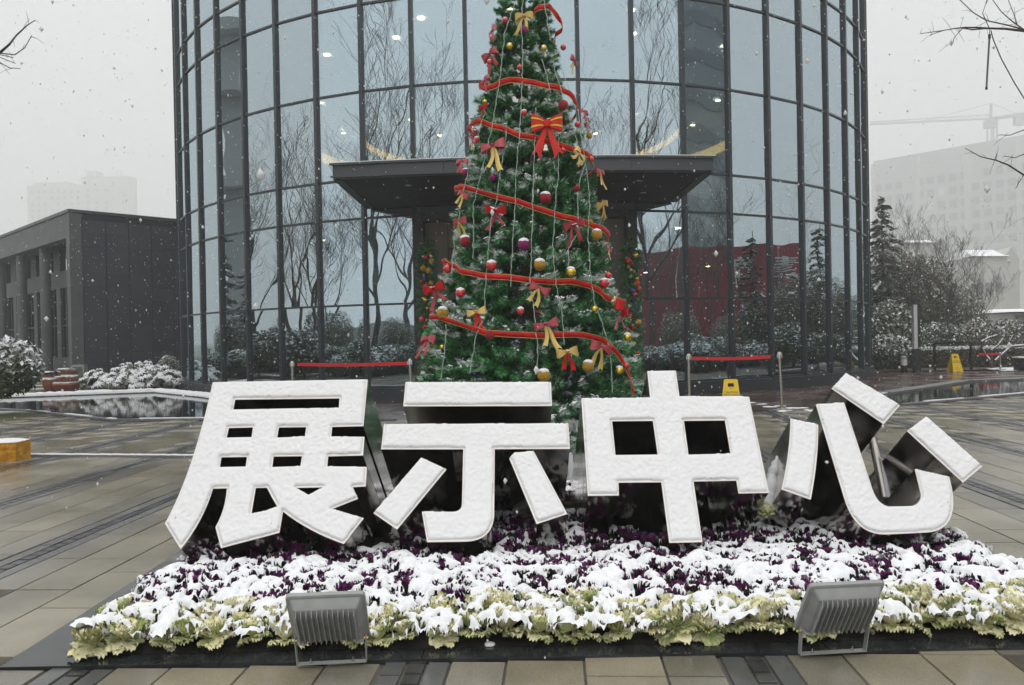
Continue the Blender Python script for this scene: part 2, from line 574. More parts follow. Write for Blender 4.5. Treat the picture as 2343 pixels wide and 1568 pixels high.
def lay(name, kind_mat, cols, length, gap, limit=300):
    items = []
    for k in range(-12, 13):
        base = -0.63 + 1.45 * k
        for ci, (du, wd, dk) in enumerate(cols):
            u = base + du
            v = -8 + length * ((k * 0.37 + ci * 0.53) % 1.0)
            while v < 19:
                x, y = uv2xy(u, v + length / 2)
                r = math.hypot(x - BC.x, y - BC.y)
                ok = r > 16.35 and -16.5 < x < 16.5 and y > -8.5
                if ok and PLX0 - 0.02 < x < PLX1 + 0.02 and PLY0 + 0.01 < y - length * 0.45 and y < PLY1: ok = False
                if ok and (in_poly(x, y, POOL_L) or in_poly(x, y, POOL_R)): ok = False
                if ok and y > 17.6: ok = False
                if ok:
                    yy, ll = v + length / 2, length
                    if PLX0 < x < PLX1 and y < PLY0 and y + length / 2 > PLY0 - 0.006:
                        cut = y + length / 2 - (PLY0 - 0.006)
                        ll = length - cut
                        yy -= cut / 2
                    if ll > 0.05: items.append((x if ll == length else uv2xy(u, yy)[0], y if ll == length else uv2xy(u, yy)[1], wd, ll, min(1, max(0, rnd.random() * 0.8 + 0.1 + dk))))
                v += length
    vis = sorted([i for i in items if visible(i[0], i[1])], key=lambda i: i[0] ** 2 + i[1] ** 2)
    near = set(map(id, vis[:limit]))
    cache = {}
    V, F, var = [], [], []
    for it in items:
        x, y, wd, ll, va = it
        dz = rnd.uniform(-0.0015, 0.0015)
        if id(it) in near:
            q = (round(wd, 3), round(ll, 3), round(va * 6) / 6)
            if q not in cache: cache[q] = slab_mesh(name, wd - gap, ll - gap, kind_mat, q[2])
            place(name, cache[q], plaza, (x, y, dz), (0, 0, -YAW))
        else:
            o = len(V)
            hx, hy = (wd - gap) / 2, (ll - gap) / 2
            for z, e in ((-0.016, 0), (0, 0.003)):
                for a, c in ((-1, -1), (1, -1), (1, 1), (-1, 1)):
                    du, dv = a * (hx - e), c * (hy - e)
                    V.append((x + du * cY + dv * sY, y - du * sY + dv * cY, z + dz))
            F += [(o + 4, o + 5, o + 6, o + 7), (o, o + 1, o + 5, o + 4), (o + 1, o + 2, o + 6, o + 5), (o + 2, o + 3, o + 7, o + 6), (o + 3, o, o + 4, o + 7)]
            var += [va] * 5
    me = mesh_np(name + '_field', V, F, kind_mat)
    me.attributes.new('var', 'FLOAT', 'FACE').data.foreach_set('value', var)
    tag(place('far_' + name + 's', me, plaza), kind='stuff')


lay('paving_slab', GRANITE, [(0.5525, 0.335, 0.05), (0.8875, 0.335, 0.05)], 0.64, 0.0045, 200)
lay('wet_paving_slab', WETTAN, [(0.265, 0.24, 0), (1.175, 0.24, 0)], 0.64, 0.0045, 100)
lay('grey_slab', GREYSTONE, [(0.095, 0.10, 0), (-0.095, 0.10, 0)], 0.64, 0.006)
lay('sett', SETT, [(0.0, 0.09, 0)], 0.105, 0.012)

# red granite apron round the building, cut in curved slabs
b = MB()
apron = empty('stone_apron', (BC.x, BC.y, 0))
tag(apron, kind='structure')
b = MB()
N = 96
for i in range(N):
    a0, a1 = -1.9 + 3.8 * i / N, -1.9 + 3.8 * (i + 1) / N
    b.add([cyl(a0, 11.7, -0.008), cyl(a1, 11.7, -0.008), cyl(a1, 16.3, -0.008), cyl(a0, 16.3, -0.008)], [(3, 2, 1, 0)])
ab = b.build('apron_bed', JOINT, apron)
for i in range(44):
    a0, a1 = -1.30 + 2.6 * i / 44, -1.30 + 2.6 * (i + 1) / 44
    for r0, r1 in ((12.16, 13.5), (13.5, 14.9), (14.9, 16.3)):
        m = MB()
        e = 0.0035 / r0
        top = rnd.uniform(0.001, 0.004)
        P = [cyl(a0 + e, r0 + .004), cyl((a0 + a1) / 2, r0 + .004), cyl(a1 - e, r0 + .004), cyl(a1 - e, r1 - .004), cyl((a0 + a1) / 2, r1 - .004), cyl(a0 + e, r1 - .004)]
        m.prism([(p.x, p.y) for p in P], -0.006, top)
        m.build('apron_slab', REDSTONE, apron)
b = MB()
b.prism([(10.5, 19.5), (30, 23.5), (30, 25.6), (8.6, 25.3), (10.8, 21.6)], -0.014, -0.004)
tag(b.build('garden_path', REDSTONE), 'wet red granite path beyond the pool', kind='structure')


def pool(P, name, snowy):
    root = empty(name, (P[0][0], P[0][1], 0))
    tag(root, kind='structure')
    m = MB()
    m.prism(P, 0.004, 0.016)
    m.build('water', WATER, root)
    n = len(P)
    for i in range(n):
        a, c = Vector((*P[i], 0)), Vector((*P[(i + 1) % n], 0))
        big = i in snowy
        wd, h = (0.34, 0.06) if big else (0.12, 0.035)
        m = MB()
        t = (c - a).normalized()
        m.bar(a - t * wd * 0.3 + Vector((0, 0, h / 2)), c + t * wd * 0.3 + Vector((0, 0, h / 2)), wd, h, up=(0, 0, 1))
        m.build('rim', RIMSTONE if snowy[i] != 'dark' else FRAME, root) if big else m.build('rim', RIMSTONE, root)
        if big and snowy[i] == 'snow':
            q = MB()
            L = (c - a).length
            K = max(8, int(L / 0.12))
            nrm = Vector((-t.y, t.x, 0))
            V, F = [], []
            for k in range(K + 1):
                p = a + t * (L * k / K)
                for j, (s, z) in enumerate(((-0.52, -0.02), (-0.47, 0.05), (0, 0.08), (0.47, 0.05), (0.52, -0.02))):
                    V.append(p + nrm * (s * wd * (0.98 + 0.05 * rnd.random())) + Vector((0, 0, h + z * (0.8 + 0.4 * rnd.random()) - 0.002)))
            for k in range(K):
                for j in range(4):
                    F.append((k * 5 + j, (k + 1) * 5 + j, (k + 1) * 5 + j + 1, k * 5 + j + 1))
            q.add(V, F)
            q.build('snow_strip', SNOW, root, smooth='all')
        elif not big and snowy is not None:
            q = MB()
            s = 0.0
            L = (c - a).length
            while s < L:
                l = rnd.uniform(0.1, 0.9)
                if rnd.random() < 0.45:
                    p0, p1 = a + t * s, a + t * min(L, s + l)
                    q.bar(p0 + Vector((0, 0, h + 0.006)), p1 + Vector((0, 0, h + 0.006)), rnd.uniform(0.03, 0.10), 0.018)
                s += l
            if q.v: q.build('thin_snow', SNOW, root)


pool(POOL_L, 'reflecting_pool', {0: 'snow', 1: 'snow', 2: 'snow'})
pool(POOL_R, 'reflecting_pool', {1: 'grey', 2: 'grey', 3: 'grey'})

# ------------------------------------------------------------------ round glass building
bld = empty('glass_building', tuple(BC), 'round glass curtain wall building with dark fins behind the decorated tree', 'building')
ROWS = [0.30, 2.24, 4.28, 5.21, 7.26, 9.31, 10.24, 12.30, 14.35]
K0, K1 = -14, 17
pane_mesh = {}
chord = 2 * BR * math.sin(DPHI / 2)
for r in range(len(ROWS) - 1):
    h = ROWS[r + 1] - ROWS[r]
    for dark in (0, 1):
        m = MB()
        m.box((0, 0, 0), (chord - 0.02, 0.024, h - 0.02))
        pane_mesh[r, dark] = m.mesh('pane', PANEDARK if dark else PANE)
for k in range(K0, K1):
    ph = PHI0 + (k + 0.5) * DPHI
    for r in range(len(ROWS) - 1):
        if r < 2 and -1 <= k < 3: continue
        c = cyl(ph, BR * math.cos(DPHI / 2), (ROWS[r] + ROWS[r + 1]) / 2) - BC
        place('pane', pane_mesh[r, 1 if k == 4 and r >= 3 else 0], bld, c, (rad(rnd.uniform(-.12, .12)), 0, ph - PSI + rad(rnd.uniform(-.35, .35))))
m = MB()
m.box((0, -0.01, 0), (0.088, 0.15, ROWS[-1] - 0.30))
mull = m.mesh('mullion', FRAME)
m = MB()
m.box((0, -0.01, 0), (0.088, 0.15, ROWS[-1] - 4.28))
mull_s = m.mesh('mullion', FRAME)
for k in range(K0, K1 + 1):
    ph = PHI0 + k * DPHI
    short = -1 < k < 3
    z0 = 4.28 if short else 0.30
    place('mullion', mull_s if short else mull, bld, cyl(ph, BR, (z0 + ROWS[-1]) / 2) - BC, (0, 0, ph - PSI))
tmesh = MB()
tmesh.box((0, -0.012, 0), (chord - 0.1, 0.075, 0.045))
tmesh = tmesh.mesh('transom', FRAME)
for k in range(K0, K1):
    ph = PHI0 + (k + 0.5) * DPHI
    for r in range(len(ROWS)):
        if r < 2 and -1 <= k < 3: continue
        place('transom', tmesh, bld, cyl(ph, BR * math.cos(DPHI / 2), ROWS[r]) - BC, (0, 0, ph - PSI))


def ring(mb, r0, r1, z0, z1, a0, a1, n):
    """a curved wall/slab between two radii"""
    V, F = [], []
    for i in range(n + 1):
        a = a0 + (a1 - a0) * i / n
        for r, z in ((r0, z0), (r1, z0), (r1, z1), (r0, z1)): V.append(cyl(a, r, z))
    for i in range(n):
        for j in range(4):
            F.append((i * 4 + j, i * 4 + (j + 1) % 4, (i + 1) * 4 + (j + 1) % 4, (i + 1) * 4 + j))
    F.append((3, 2, 1, 0))
    F.append((n * 4, n * 4 + 1, n * 4 + 2, n * 4 + 3))
    mb.add(V, F)


aL, aR = PHI0 + K0 * DPHI, PHI0 + K1 * DPHI
jl, jr = PHI0 - DPHI, PHI0 + 3 * DPHI
for a0, a1 in ((aL, jl), (jr, aR)):
    m = MB(); ring(m, 11.85, 12.14, 0.0, 0.278, a0, a1, 40); m.build('plinth', FRAME, bld)
m = MB(); ring(m, 11.6, 12.0, 0.0, ROWS[-1], aR, aL + 2 * math.pi, 40); m.build('rear_wall', INWALL, bld)
m = MB(); ring(m, 0.0, 12.1, ROWS[-1] + 0.03, ROWS[-1] + 0.5, 0, 2 * math.pi, 72); m.build('roof', FRAME, bld)
m = MB(); ring(m, 0.0, 11.5, 0.02, 0.1, 0, 2 * math.pi, 60); m.build('floor', INWALL, bld)
m = MB(); ring(m, 2.6, 11.55, 4.36, 5.1, 0, 2 * math.pi, 60); m.build('floor_slab', CEIL, bld)
m = MB(); ring(m, 8.46, 11.55, 9.39, 10.15, 0, 2 * math.pi, 60); m.build('floor_slab', CEIL, bld)
m = MB(); ring(m, 3.0, 3.3, 0.12, 4.3, 0, 2 * math.pi, 40); m.build('inner_core', INWALL, bld)
m = MB(); ring(m, 8.46, 8.6, 8.75, 9.36, 0, 2 * math.pi, 60); m.build('atrium_rim', WARMWALL, bld)
m = MB(); ring(m, 0, 8.4, 9.9, 10.1, 0, 2 * math.pi, 60); m.build('ceiling', CEIL, bld)
m = MB(); ring(m, 6.0, 6.1, 8.9, 9.88, 0, 2 * math.pi, 60); m.build('ceiling_ring', CEIL, bld)
for r0, z0, z1, arcs in ((8.40, 8.78, 9.14, ((1.25, 2.35), (-2.35, -1.25))), (5.94, 8.92, 9.12, ((1.5, 2.5), (-2.5, -1.5)))):
    for a0, a1 in arcs:
        m = MB(); ring(m, r0, r0 + .05, z0, z1, a0, a1, 28); m.build('cove_light', COVE, bld)
dl = MB(); dl.lathe([(0.0, -0.02), (0.09, -0.02), (0.10, 0.0)], 12); dl = dl.mesh('downlight', DOWNL)
for rr, n, z in ((10.8, 24, 9.375), (9.7, 20, 9.375), (7.3, 14, 9.885), (4.2, 8, 9.885)):
    for i in range(n):
        place('downlight', dl, bld, cyl(2 * math.pi * (i + rnd.uniform(-.18, .18)) / n, rr + rnd.uniform(-.2, .2), z) - BC)
for i in range(16):
    place('downlight', dl, bld, cyl(2 * math.pi * i / 16 + 0.1, 9.2, 4.345) - BC)

# entrance portal (four bays without glass)
xl, xr = cyl(jl), cyl(jr)
mid = (xl + xr) / 2
ux = (xr - xl).normalized()
uy = Vector((-ux.y, ux.x, 0))
W = (xr - xl).length


def E(s, d, z): return mid + ux * s + uy * d + Vector((0, 0, z))


def ebox(mb, s0, s1, d0, d1, z0, z1):
    M = Matrix((ux, uy, Vector((0, 0, 1)))).transposed()
    mb.box(E((s0 + s1) / 2, (d0 + d1) / 2, (z0 + z1) / 2), (s1 - s0, d1 - d0, z1 - z0), 0, M)


for s in (-1, 1):
    m = MB(); ebox(m, min(s * W / 2, s * (W / 2 - .22)), max(s * W / 2, s * (W / 2 - .22)), -0.36, 0.3, 0, 4.26); m.build('portal_jamb', BLACKMET, bld)
    m = MB(); a, c = sorted((s * (W / 2 - .225), s * (W / 2 - .74))); ebox(m, a, c, -0.02, 0.3, 0, 4.1); m.build('stone_pier', TANSTONE, bld)
    m = MB(); a, c = sorted((s * (W / 2 - .745), s * (W / 2 - .86))); ebox(m, a, c, 0.1, 0.3, 0, 3.5); m.build('door_frame', TANSTONE, bld)
m = MB(); ebox(m, -W / 2 + .225, W / 2 - .225, -0.30, 0.3, 4.105, 4.27); m.build('portal_lintel', BLACKMET, bld)
m = MB(); ebox(m, -W / 2 + .745, W / 2 - .745, 0.02, 0.3, 3.505, 4.1); m.build('stone_lintel', TANSTONE, bld)
for i in range(4):
    s0 = -W / 2 + .865 + i * (W - 1.73) / 4
    s1 = s0 + (W - 1.73) / 4
    m = MB(); ebox(m, s0 + .03, s1 - .03, 0.2, 0.225, 0.06, 3.44); m.build('door_pane', PANEDARK, bld)
    m = MB()
    ebox(m, s0, s0 + .03, 0.16, 0.26, 0.02, 3.5); ebox(m, s1 - .03, s1, 0.16, 0.26, 0.02, 3.5)
    ebox(m, s0 + .03, s1 - .03, 0.16, 0.26, 3.44, 3.5); ebox(m, s0 + .03, s1 - .03, 0.16, 0.26, 0.02, 0.06)
    m.build('door_leaf', BLACKMET, bld)
m = MB(); ebox(m, -W / 2, W / 2, -1.2, 0.3, 0.005, 0.018); m.build('threshold', REDSTONE, bld)

# canopy over the entrance
CZ0, CZ1 = 4.47, 4.73
XA, XB, YD = -3.32, 3.86, 14.72
can = empty('entrance_canopy', (0.27, 16, CZ0), 'dark metal entrance canopy with curved front edge jutting from the glass facade', 'canopy')


def front(s, off=0.0):
    """front edge, s 0..1"""
    x = XA + (XB - XA) * s
    return x + (s - 0.5) * 2 * off, YD - 0.26 * (1 - (2 * s - 1) ** 2) - off


def can_poly(off, n=24):
    P = [front(i / n, off) for i in range(n + 1)]
    b0 = cyl(0.233, BR + 0.10)
    P.append((XB + off, b0.y))
    K = 16
    for i in range(K + 1):
        ph = 0.215 + PSI - (0.43) * i / K
        q = cyl(ph, BR + 0.11)
        P.append((max(XA - off + .001, min(XB + off - .001, q.x * 1.0)), q.y))
    P.append((XA - off, b0.y))
    return P


def can_strip(mb, off, z0, z1, thick, s0=0, s1=1, n=24):
    V, F = [], []
    for i in range(n + 1):
        s = s0 + (s1 - s0) * i / n
        x, y = front(s, off)
        x2, y2 = front(s, off - thick)
        V += [(x, y, z0), (x, y, z1), (x2, y2, z1), (x2, y2, z0)]
    for i in range(n):
        for j in range(4): F.append((i * 4 + j, i * 4 + (j + 1) % 4, i * 4 + 4 + (j + 1) % 4, i * 4 + 4 + j))
    F += [(3, 2, 1, 0), (n * 4, n * 4 + 1, n * 4 + 2, n * 4 + 3)]
    mb.add(V, F)


# facade line behind the canopy
def wall_y(x): return BC.y - math.sqrt((BR + .11) ** 2 - (x - BC.x) ** 2)


edges = [0, 0.295, 0.78, 1.0]
for i in range(3):
    m = MB(); can_strip(m, 0.0, CZ0 + 0.035, CZ1 - 0.03, 0.05, edges[i] + .0008, edges[i + 1] - .0008, 12); m.build('fascia_panel', FASCIA, can)
m = MB(); can_strip(m, 0.045, CZ1 - 0.03, CZ1 + 0.01, 0.2); m.build('top_cap', FASCIA, can)
m = MB(); can_strip(m, 0.03, CZ0, CZ0 + 0.035, 0.2); m.build('bottom_lip', FASCIA, can)
m = MB(); can_strip(m, 0.03, CZ1 + 0.01, CZ1 + 0.026, 0.16); m.build('snow_strip', SNOW, can)
for s, x in ((-1, XA), (1, XB)):
    ye = wall_y(x) - .02
    m = MB(); m.box((x - s * .025, (YD + .06 + ye) / 2, (CZ0 + CZ1) / 2 + .002), (.05, ye - YD - .06, CZ1 - CZ0 - .07)); m.build('side_fascia', FASCIA, can)
    m = MB(); m.box((x - s * .06, (YD + .2 + ye) / 2, CZ0 + .018), (.18, ye - YD - .2, .034)); m.build('side_lip', FASCIA, can)
nx = 6
for i in range(nx):
    x0, x1 = XA + .16 + (XB - XA - .32) * i / nx, XA + .16 + (XB - XA - .32) * (i + 1) / nx
    for j in range(3):
        def yy(x, t):
            s = (x - XA) / (XB - XA)
            y0 = front(s, 0)[1] + .18
            return y0 + (wall_y(x) - y0) * t
        e = 0.006
        P = []
        for t in (j / 3 + .002, (j + 1) / 3 - .002):
            row = [(x0 + e + (x1 - x0 - 2 * e) * q / 4, ) for q in range(5)]
            row = [(p[0], yy(p[0], t)) for p in row]
            P += row if t < (j + .5) / 3 else row[::-1]
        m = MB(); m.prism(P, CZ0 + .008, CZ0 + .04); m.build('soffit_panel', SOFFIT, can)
m = MB()
P = [front(i / 16, -.05) for i in range(17)] + [(XB - .05 - (XB - XA - .1) * i / 16, wall_y(XB - .05 - (XB - XA - .1) * i / 16)) for i in range(17)]
m.prism(P, CZ0 + .045, CZ1 - .035); m.build('roof_deck', FASCIA, can)
m = MB(); m.lathe([(0.0, 0), (0.07, 0), (0.085, 0.02)], 14); dk = m.mesh('recessed_light', BRUSHED)
for x, y in ((-2.0, 15.6), (-0.4, 15.3), (1.2, 15.3), (2.6, 15.6), (-2.4, 16.9), (2.9, 16.9)):
    place('recessed_light', dk, can, (x - .27, y - 16, -.001))

# ------------------------------------------------------------------ dark pavilion on the other side of the pool
PV = Vector((-16.9, 30.0, 0))
pav = empty('pavilion', tuple(PV), 'low charcoal panelled pavilion with a deep flat roof and open colonnade', 'building')
e1 = Vector((1, 1, 0)).normalized()        # along the panelled wall
e2 = Vector((-1, 0.96, 0)).normalized()    # along the colonnade
HP = 6.55


def pbox(mb, a0, a1, c0, c1, z0, z1):
    P = []
    for a, c in ((a0, c0), (a1, c0), (a1, c1), (a0, c1)):
        q = PV + e1 * a + e2 * c
        P.append((q.x, q.y))
    mb.prism(P, z0, z1)


m = MB(); pbox(m, 0.0, 7.6, 0.05, 0.35, 0, HP - .02); m.build('side_wall', BLACKMET, pav)
pw, phh = 0.87, 0.517
for i in range(8):
    for j in range(12):
        m = MB(); pbox(m, .42 + i * pw + .016, .42 + (i + 1) * pw - .016, -.0 + rnd.uniform(-.012, .012), .052, .1 + j * phh + .006, .1 + (j + 1) * phh - .006)
        m.build('wall_panel', PAVPANEL, pav)
m = MB(); pbox(m, -.02, .412, -.03, .36, 0, HP - .02); m.build('corner_pier', PAVPIER, pav)
m = MB(); pbox(m, -.05, 7.6, -.05, 18, HP, HP + .12); m.build('roof', FASCIA, pav)
m = MB(); pbox(m, 0, .45, .37, 18, HP - .95, HP - .01); m.build('roof_beam', PAVPIER, pav)
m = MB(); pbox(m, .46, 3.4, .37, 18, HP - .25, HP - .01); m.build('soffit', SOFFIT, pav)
for c in (4.4, 7.9, 11.4, 14.9):
    m = MB(); q = PV + e1 * .35 + e2 * c
    m.lathe([(0.21, 0), (0.21, HP - .96)], 18, c=(q.x, q.y, 0)); m.build('column', PAVPIER, pav, smooth=True)
for z0, z1 in ((0, .9), (4.0, 4.75), (5.75, HP - .26)):
    m = MB(); pbox(m, 1.30, 1.60, .37, 18, z0, z1); m.build('rear_wall_band', PAVPANEL, pav)
m = MB(); pbox(m, 3.2, 3.4, .37, 18, 0, 4.7); m.build('rear_wall', PAVPANEL, pav)
for i in range(10):
    c0 = .5 + i * 1.75
    m = MB(); pbox(m, 1.30, 1.58, c0, c0 + .55, .905, 3.995); m.build('wall_pier', PAVPANEL, pav)
    m = MB(); pbox(m, 1.40, 1.43, c0 + .58, c0 + 1.72, .93, 3.97); m.build('window_pane', PANEPAV, pav)
    m = MB(); pbox(m, 1.35, 1.48, c0 + 1.12, c0 + 1.17, .91, 3.99); m.build('window_frame', BLACKMET, pav)
    m = MB(); pbox(m, 1.35, 1.48, c0 + .56, c0 + 1.74, 2.3, 2.36); m.build('window_rail', BLACKMET, pav)
    m = MB(); pbox(m, 1.30, 1.55, c0, c0 + (.9 if i % 2 else .35), 4.755, 5.745); m.build('clerestory_pier', PAVPANEL, pav)
m = MB(); q = PV + e1 * .25 + e2 * .5
m.tube([q + Vector((0, -.1, 0)), q + Vector((0, -.1, 3.4))], .03, 6); m.build('drain_pipe', PAVPIER, pav)

ac = empty('utility_box', (-15.85, 28.6, 0), 'small beige utility box against the pavilion corner', 'utility box')
ac.scale = (.72, .72, .72)
m = MB(); m.box((0, 0, .62), (.62, .34, .75)); place('housing', m.mesh('housing', BEIGE), ac)
m = MB(); m.box((0, -.19, .62), (.46, .03, .55)); place('grille', m.mesh('grille', PAVPIER), ac)
m = MB(); m.box((-.22, 0, .12), (.08, .3, .24)); m.box((.22, 0, .12), (.08, .3, .24)); place('stand', m.mesh('stand', BLACKMET), ac)

# ------------------------------------------------------------------ far buildings
def far_block(name, label, poly, z1, wallm, faces, cat='building'):
    root = empty(name, (poly[0][0], poly[0][1], 0), label, cat)
    m = MB(); m.prism(poly, 0, z1); m.build('wall', wallm, root)
    for a, c, cols, rows, zb, zt, wf, hf, mm, skip in faces:
        a, c = Vector((*a, 0)), Vector((*c, 0))
        t = (c - a).normalized()
        nr = Vector((t.y, -t.x, 0))
        L = (c - a).length
        dx, dz = L / cols, (zt - zb) / rows
        me = MB(); me.box((0, 0, 0), (dx * wf, .3, dz * hf)); me = me.mesh('window', mm)
        alt = MB(); alt.box((0, 0, 0), (dx * wf, .34, dz * hf)); alt = alt.mesh('window', FARPALE)
        for i in range(cols):
            for j in range(rows):
                if rnd.random() < skip: continue
                p = a + t * (dx * (i + .5)) + nr * .05 + Vector((0, 0, zb + dz * (j + .5))) - Vector(root.location)
                place('window', alt if rnd.random() < .12 else me, root, p, (0, 0, math.atan2(t.y, t.x)))
    return root


# tower block with a stepped top, half lost in the snow (beyond the pavilion)
D1 = 600.0
def L_(px): return at(px, 600, D1).x
zt = lambda py, px: at(px, py, D1).z
A0, A1, A2 = L_(66), L_(190), L_(300)
r1 = far_block('apartment_tower', 'pale apartment tower almost lost in falling snow above the pavilion roof', [(A0, D1), (A2, D1), (A2, D1 + 12), (A0, D1 + 12)], zt(424, 130), PALEWALL,
               [((A0 + 1, D1), (A1, D1), 8, 9, zt(560, 130), zt(432, 130), .42, .5, FARGLASS, .1), ((A1 + 1, D1), (A2 - .5, D1), 5, 10, zt(570, 250), zt(428, 250), .4, .5, FARGLASS, .3)])
m = MB(); m.box(((A1 + A2) / 2 + .2, D1 + 6, (zt(424, 130) + zt(404, 250)) / 2), (A2 - A1 + .4, 11.6, zt(404, 250) - zt(424, 130))); m.build('upper_storey', PALEWALL, r1)
m = MB(); m.box((L_(215), D1 + 4, (zt(404, 215) + zt(392, 215)) / 2), (9, 8, zt(392, 215) - zt(404, 215))); m.build('stair_head', PALEWALL, r1)
m = MB(); m.box((L_(120), D1 + 6, zt(424, 120) + 1.2), (28, 9, 2.4)); m.build('roof_room', PALEWALL, r1)
for px in (268, 276, 281):
    m = MB(); p = at(px, 404, D1 + 3); m.tube([p - Vector((0, 0, .3)), p + Vector((0, 0, 4.5))], .35, 5); m.build('antenna', CRANE, r1)

# long slab block with crane
a = at(2001, 600, 400).x
far = far_block('concrete_slab_block', 'wide unfinished grey concrete block fading into snow haze under a crane', [(a, 400), (a + 80, 313), (a + 121, 351), (a + 42, 438)], 88.0, GREYWALL,
                [((a, 400), (a + 80, 313), 24, 12, 2.0, 77, .62, .55, FARGLASS, .05)])
for i in range(0, 23, 4):
    t = i / 22
    m = MB(); m.box((a + 80 * t, 400 - 87 * t, 43.2), (1.8, 1.8, 86.4)); m.build('pilaster', PALEWALL, far)
crn = empty('tower_crane', tuple(at(2270, 330, 410)), 'grey tower crane hardly visible above the concrete block', 'crane')
base = at(2270, 345, 410); top = at(2266, 268, 410)
m = MB()
for dx, dy in ((-1.6, -1.6), (1.6, -1.6), (1.6, 1.6), (-1.6, 1.6)):
    m.bar((base.x + dx, base.y + dy, base.z - 24), (base.x + dx, base.y + dy, top.z), .55, .55)
z = base.z - 24
while z < top.z - 3.4:
    for sx in (-1, 1):
        m.bar((base.x - 1.6 * sx, base.y - 1.6, z), (base.x + 1.6 * sx, base.y - 1.6, z + 3.2), .3, .3)
    z += 3.2
m.build('mast', CRANE, crn)
m = MB(); m.box((base.x - .9, base.y, top.z - 3.8), (5.5, 3.4, 4.1)); m.build('cab', CRANE, crn)
j0, j1, j2 = at(2268, 272, 410), at(1990, 285, 410), at(2334, 264, 410)
m = MB()
for dz, dy in ((0, -1.0), (0, 1.0), (2.2, 0)):
    m.bar(j0 + Vector((0, dy, dz)), j1 + Vector((0, dy, dz * .5)), .36, .36)
for i in range(14):
    p, q = j0.lerp(j1, i / 14), j0.lerp(j1, (i + .5) / 14)
    m.bar(p, q + Vector((0, 0, 1.9)), .22, .22)
    m.bar(q + Vector((0, 0, 1.9)), j0.lerp(j1, (i + 1) / 14), .22, .22)
m.build('jib', CRANE, crn)
m = MB(); m.bar(j0, j2, 2.3, 1.4); m.build('counter_jib', CRANE, crn)
m = MB(); q = at(2330, 274, 410); m.box(q, (4.5, 2.8, 6.2)); m.build('counterweight', CRANE, crn)
apx = at(2267, 237, 410)
m = MB(); m.bar(top, apx, 1.0, 1.0); m.bar(apx, j0.lerp(j1, .6), .25, .25); m.bar(apx, j2, .25, .25); m.build('peak', CRANE, crn)


def house(px0, px1, pyr, pye, depth, label, ridge_shift=0.3):
    p0, p1 = at(px0, pye, depth), at(px1, pye, depth)
    hr = at(px0, pyr, depth).z
    root = empty('house', (p0.x, p0.y, 0), label, 'house')
    W_ = p1.x - p0.x
    prof = [(p0.x, 0), (p1.x + .5 * W_, 0), (p1.x + .5 * W_, p0.z * .96), (p1.x + .25 * W_, hr - .15), (p1.x, p0.z - .05), (p0.x, p0.z - .05)]
    m = MB(); n_ = len(prof)
    m.add([(x, depth, z) for x, z in prof] + [(x, depth + 8, z) for x, z in prof], [tuple(range(n_)), tuple(range(n_, 2 * n_))[::-1]] + [(i + n_, (i + 1) % n_ + n_, (i + 1) % n_, i) for i in range(n_)])
    m.build('wall', PALEWALL, root)
    m = MB()
    s = (p1.x - p0.x) * ridge_shift
    m.add([(p0.x - .4, depth - .5, p0.z), (p1.x + .4, depth - .5, p1.z), (p1.x + .28 * W_, depth + 4, hr), (p0.x + .2 * W_, depth + 4, hr), (p0.x + .3 * W_, depth + 8.5, p0.z), (p1.x + .5 * W_, depth + 8.5, p1.z)],
          [(0, 1, 2, 3), (3, 2, 5, 4), (1, 5, 2), (0, 3, 4), (0, 4, 5, 1)]); m.build('roof', SNOW, root)
    for i in range(3):
        m = MB(); x = p0.x + (p1.x - p0.x) * (.2 + .3 * i); m.box((x, depth - .02, p0.z * .62), (.7, .12, 1.3)); m.build('window', FARGLASS, root)


house(2226, 2296, 565, 587, 95, 'pale house with a snow covered pitched roof in front of the concrete block')
house(2066, 2136, 543, 556, 110, 'house whose snowy roof just shows above the garden trees', .2)
house(2318, 2420, 703, 714, 40, 'low shed with thick snow on its roof at the edge of the garden', .2)

# ------------------------------------------------------------------ plants
def grow(seed, height, levels=4, spread=0.55, trunk_r=0.14, first=0.3, upright=0.45, kids=(5, 5, 4, 3), stems=1):
    """bare winter tree: returns (trunk MB, branch MB)"""
    R = random.Random(seed)
    T, B = MB(), MB()

    def limb(p, d, L, r, lev):
        n = 5 if lev == 0 else 4 if lev == 1 else 3
        pts, rr = [p.copy()], [r]
        q = p.copy()
        dd = d.copy()
        for i in range(n):
            dd = (dd + Vector((R.uniform(-1, 1), R.uniform(-1, 1), R.uniform(-.3, .8) * upright)) * (0.10 + .05 * lev)).normalized()
            q = q + dd * (L / n)
            pts.append(q.copy())
            rr.append(max(0.004, r * (1 - 0.72 * (i + 1) / n)))
        (T if lev == 0 else B).tube(pts, rr, 7 if lev == 0 else 4 if lev == 1 else 3, caps=False)
        if lev >= levels: return
        k = kids[min(lev, len(kids) - 1)]
        for j in range(k):
            t = first + (1 - first) * (j + R.uniform(.2, .9)) / k if lev == 0 else R.uniform(.25, 1.0)
            f = t * n
            i = min(n - 1, int(f))
            c = pts[i].lerp(pts[i + 1], f - i)
            rc = rr[i] + (rr[i + 1] - rr[i]) * (f - i)
            ax = Vector((R.uniform(-1, 1), R.uniform(-1, 1), R.uniform(-.2, .5))).normalized()
            nd = (dd * (1 - spread) + ax * spread + Vector((0, 0, upright * .5))).normalized()
            limb(c, nd, L * R.uniform(.42, .66), rc * R.uniform(.5, .7), lev + 1)

    for s in range(stems):
        a = 2 * math.pi * s / max(1, stems)
        off = Vector((math.cos(a), math.sin(a), 0)) * (0.16 if stems > 1 else 0)
        d = (Vector((0, 0, 1)) + off * 2.0).normalized()
        limb(off, d, height * (.62 if stems == 1 else R.uniform(.5, .62)), trunk_r * (1 if stems == 1 else .6), 0)
    return T, B


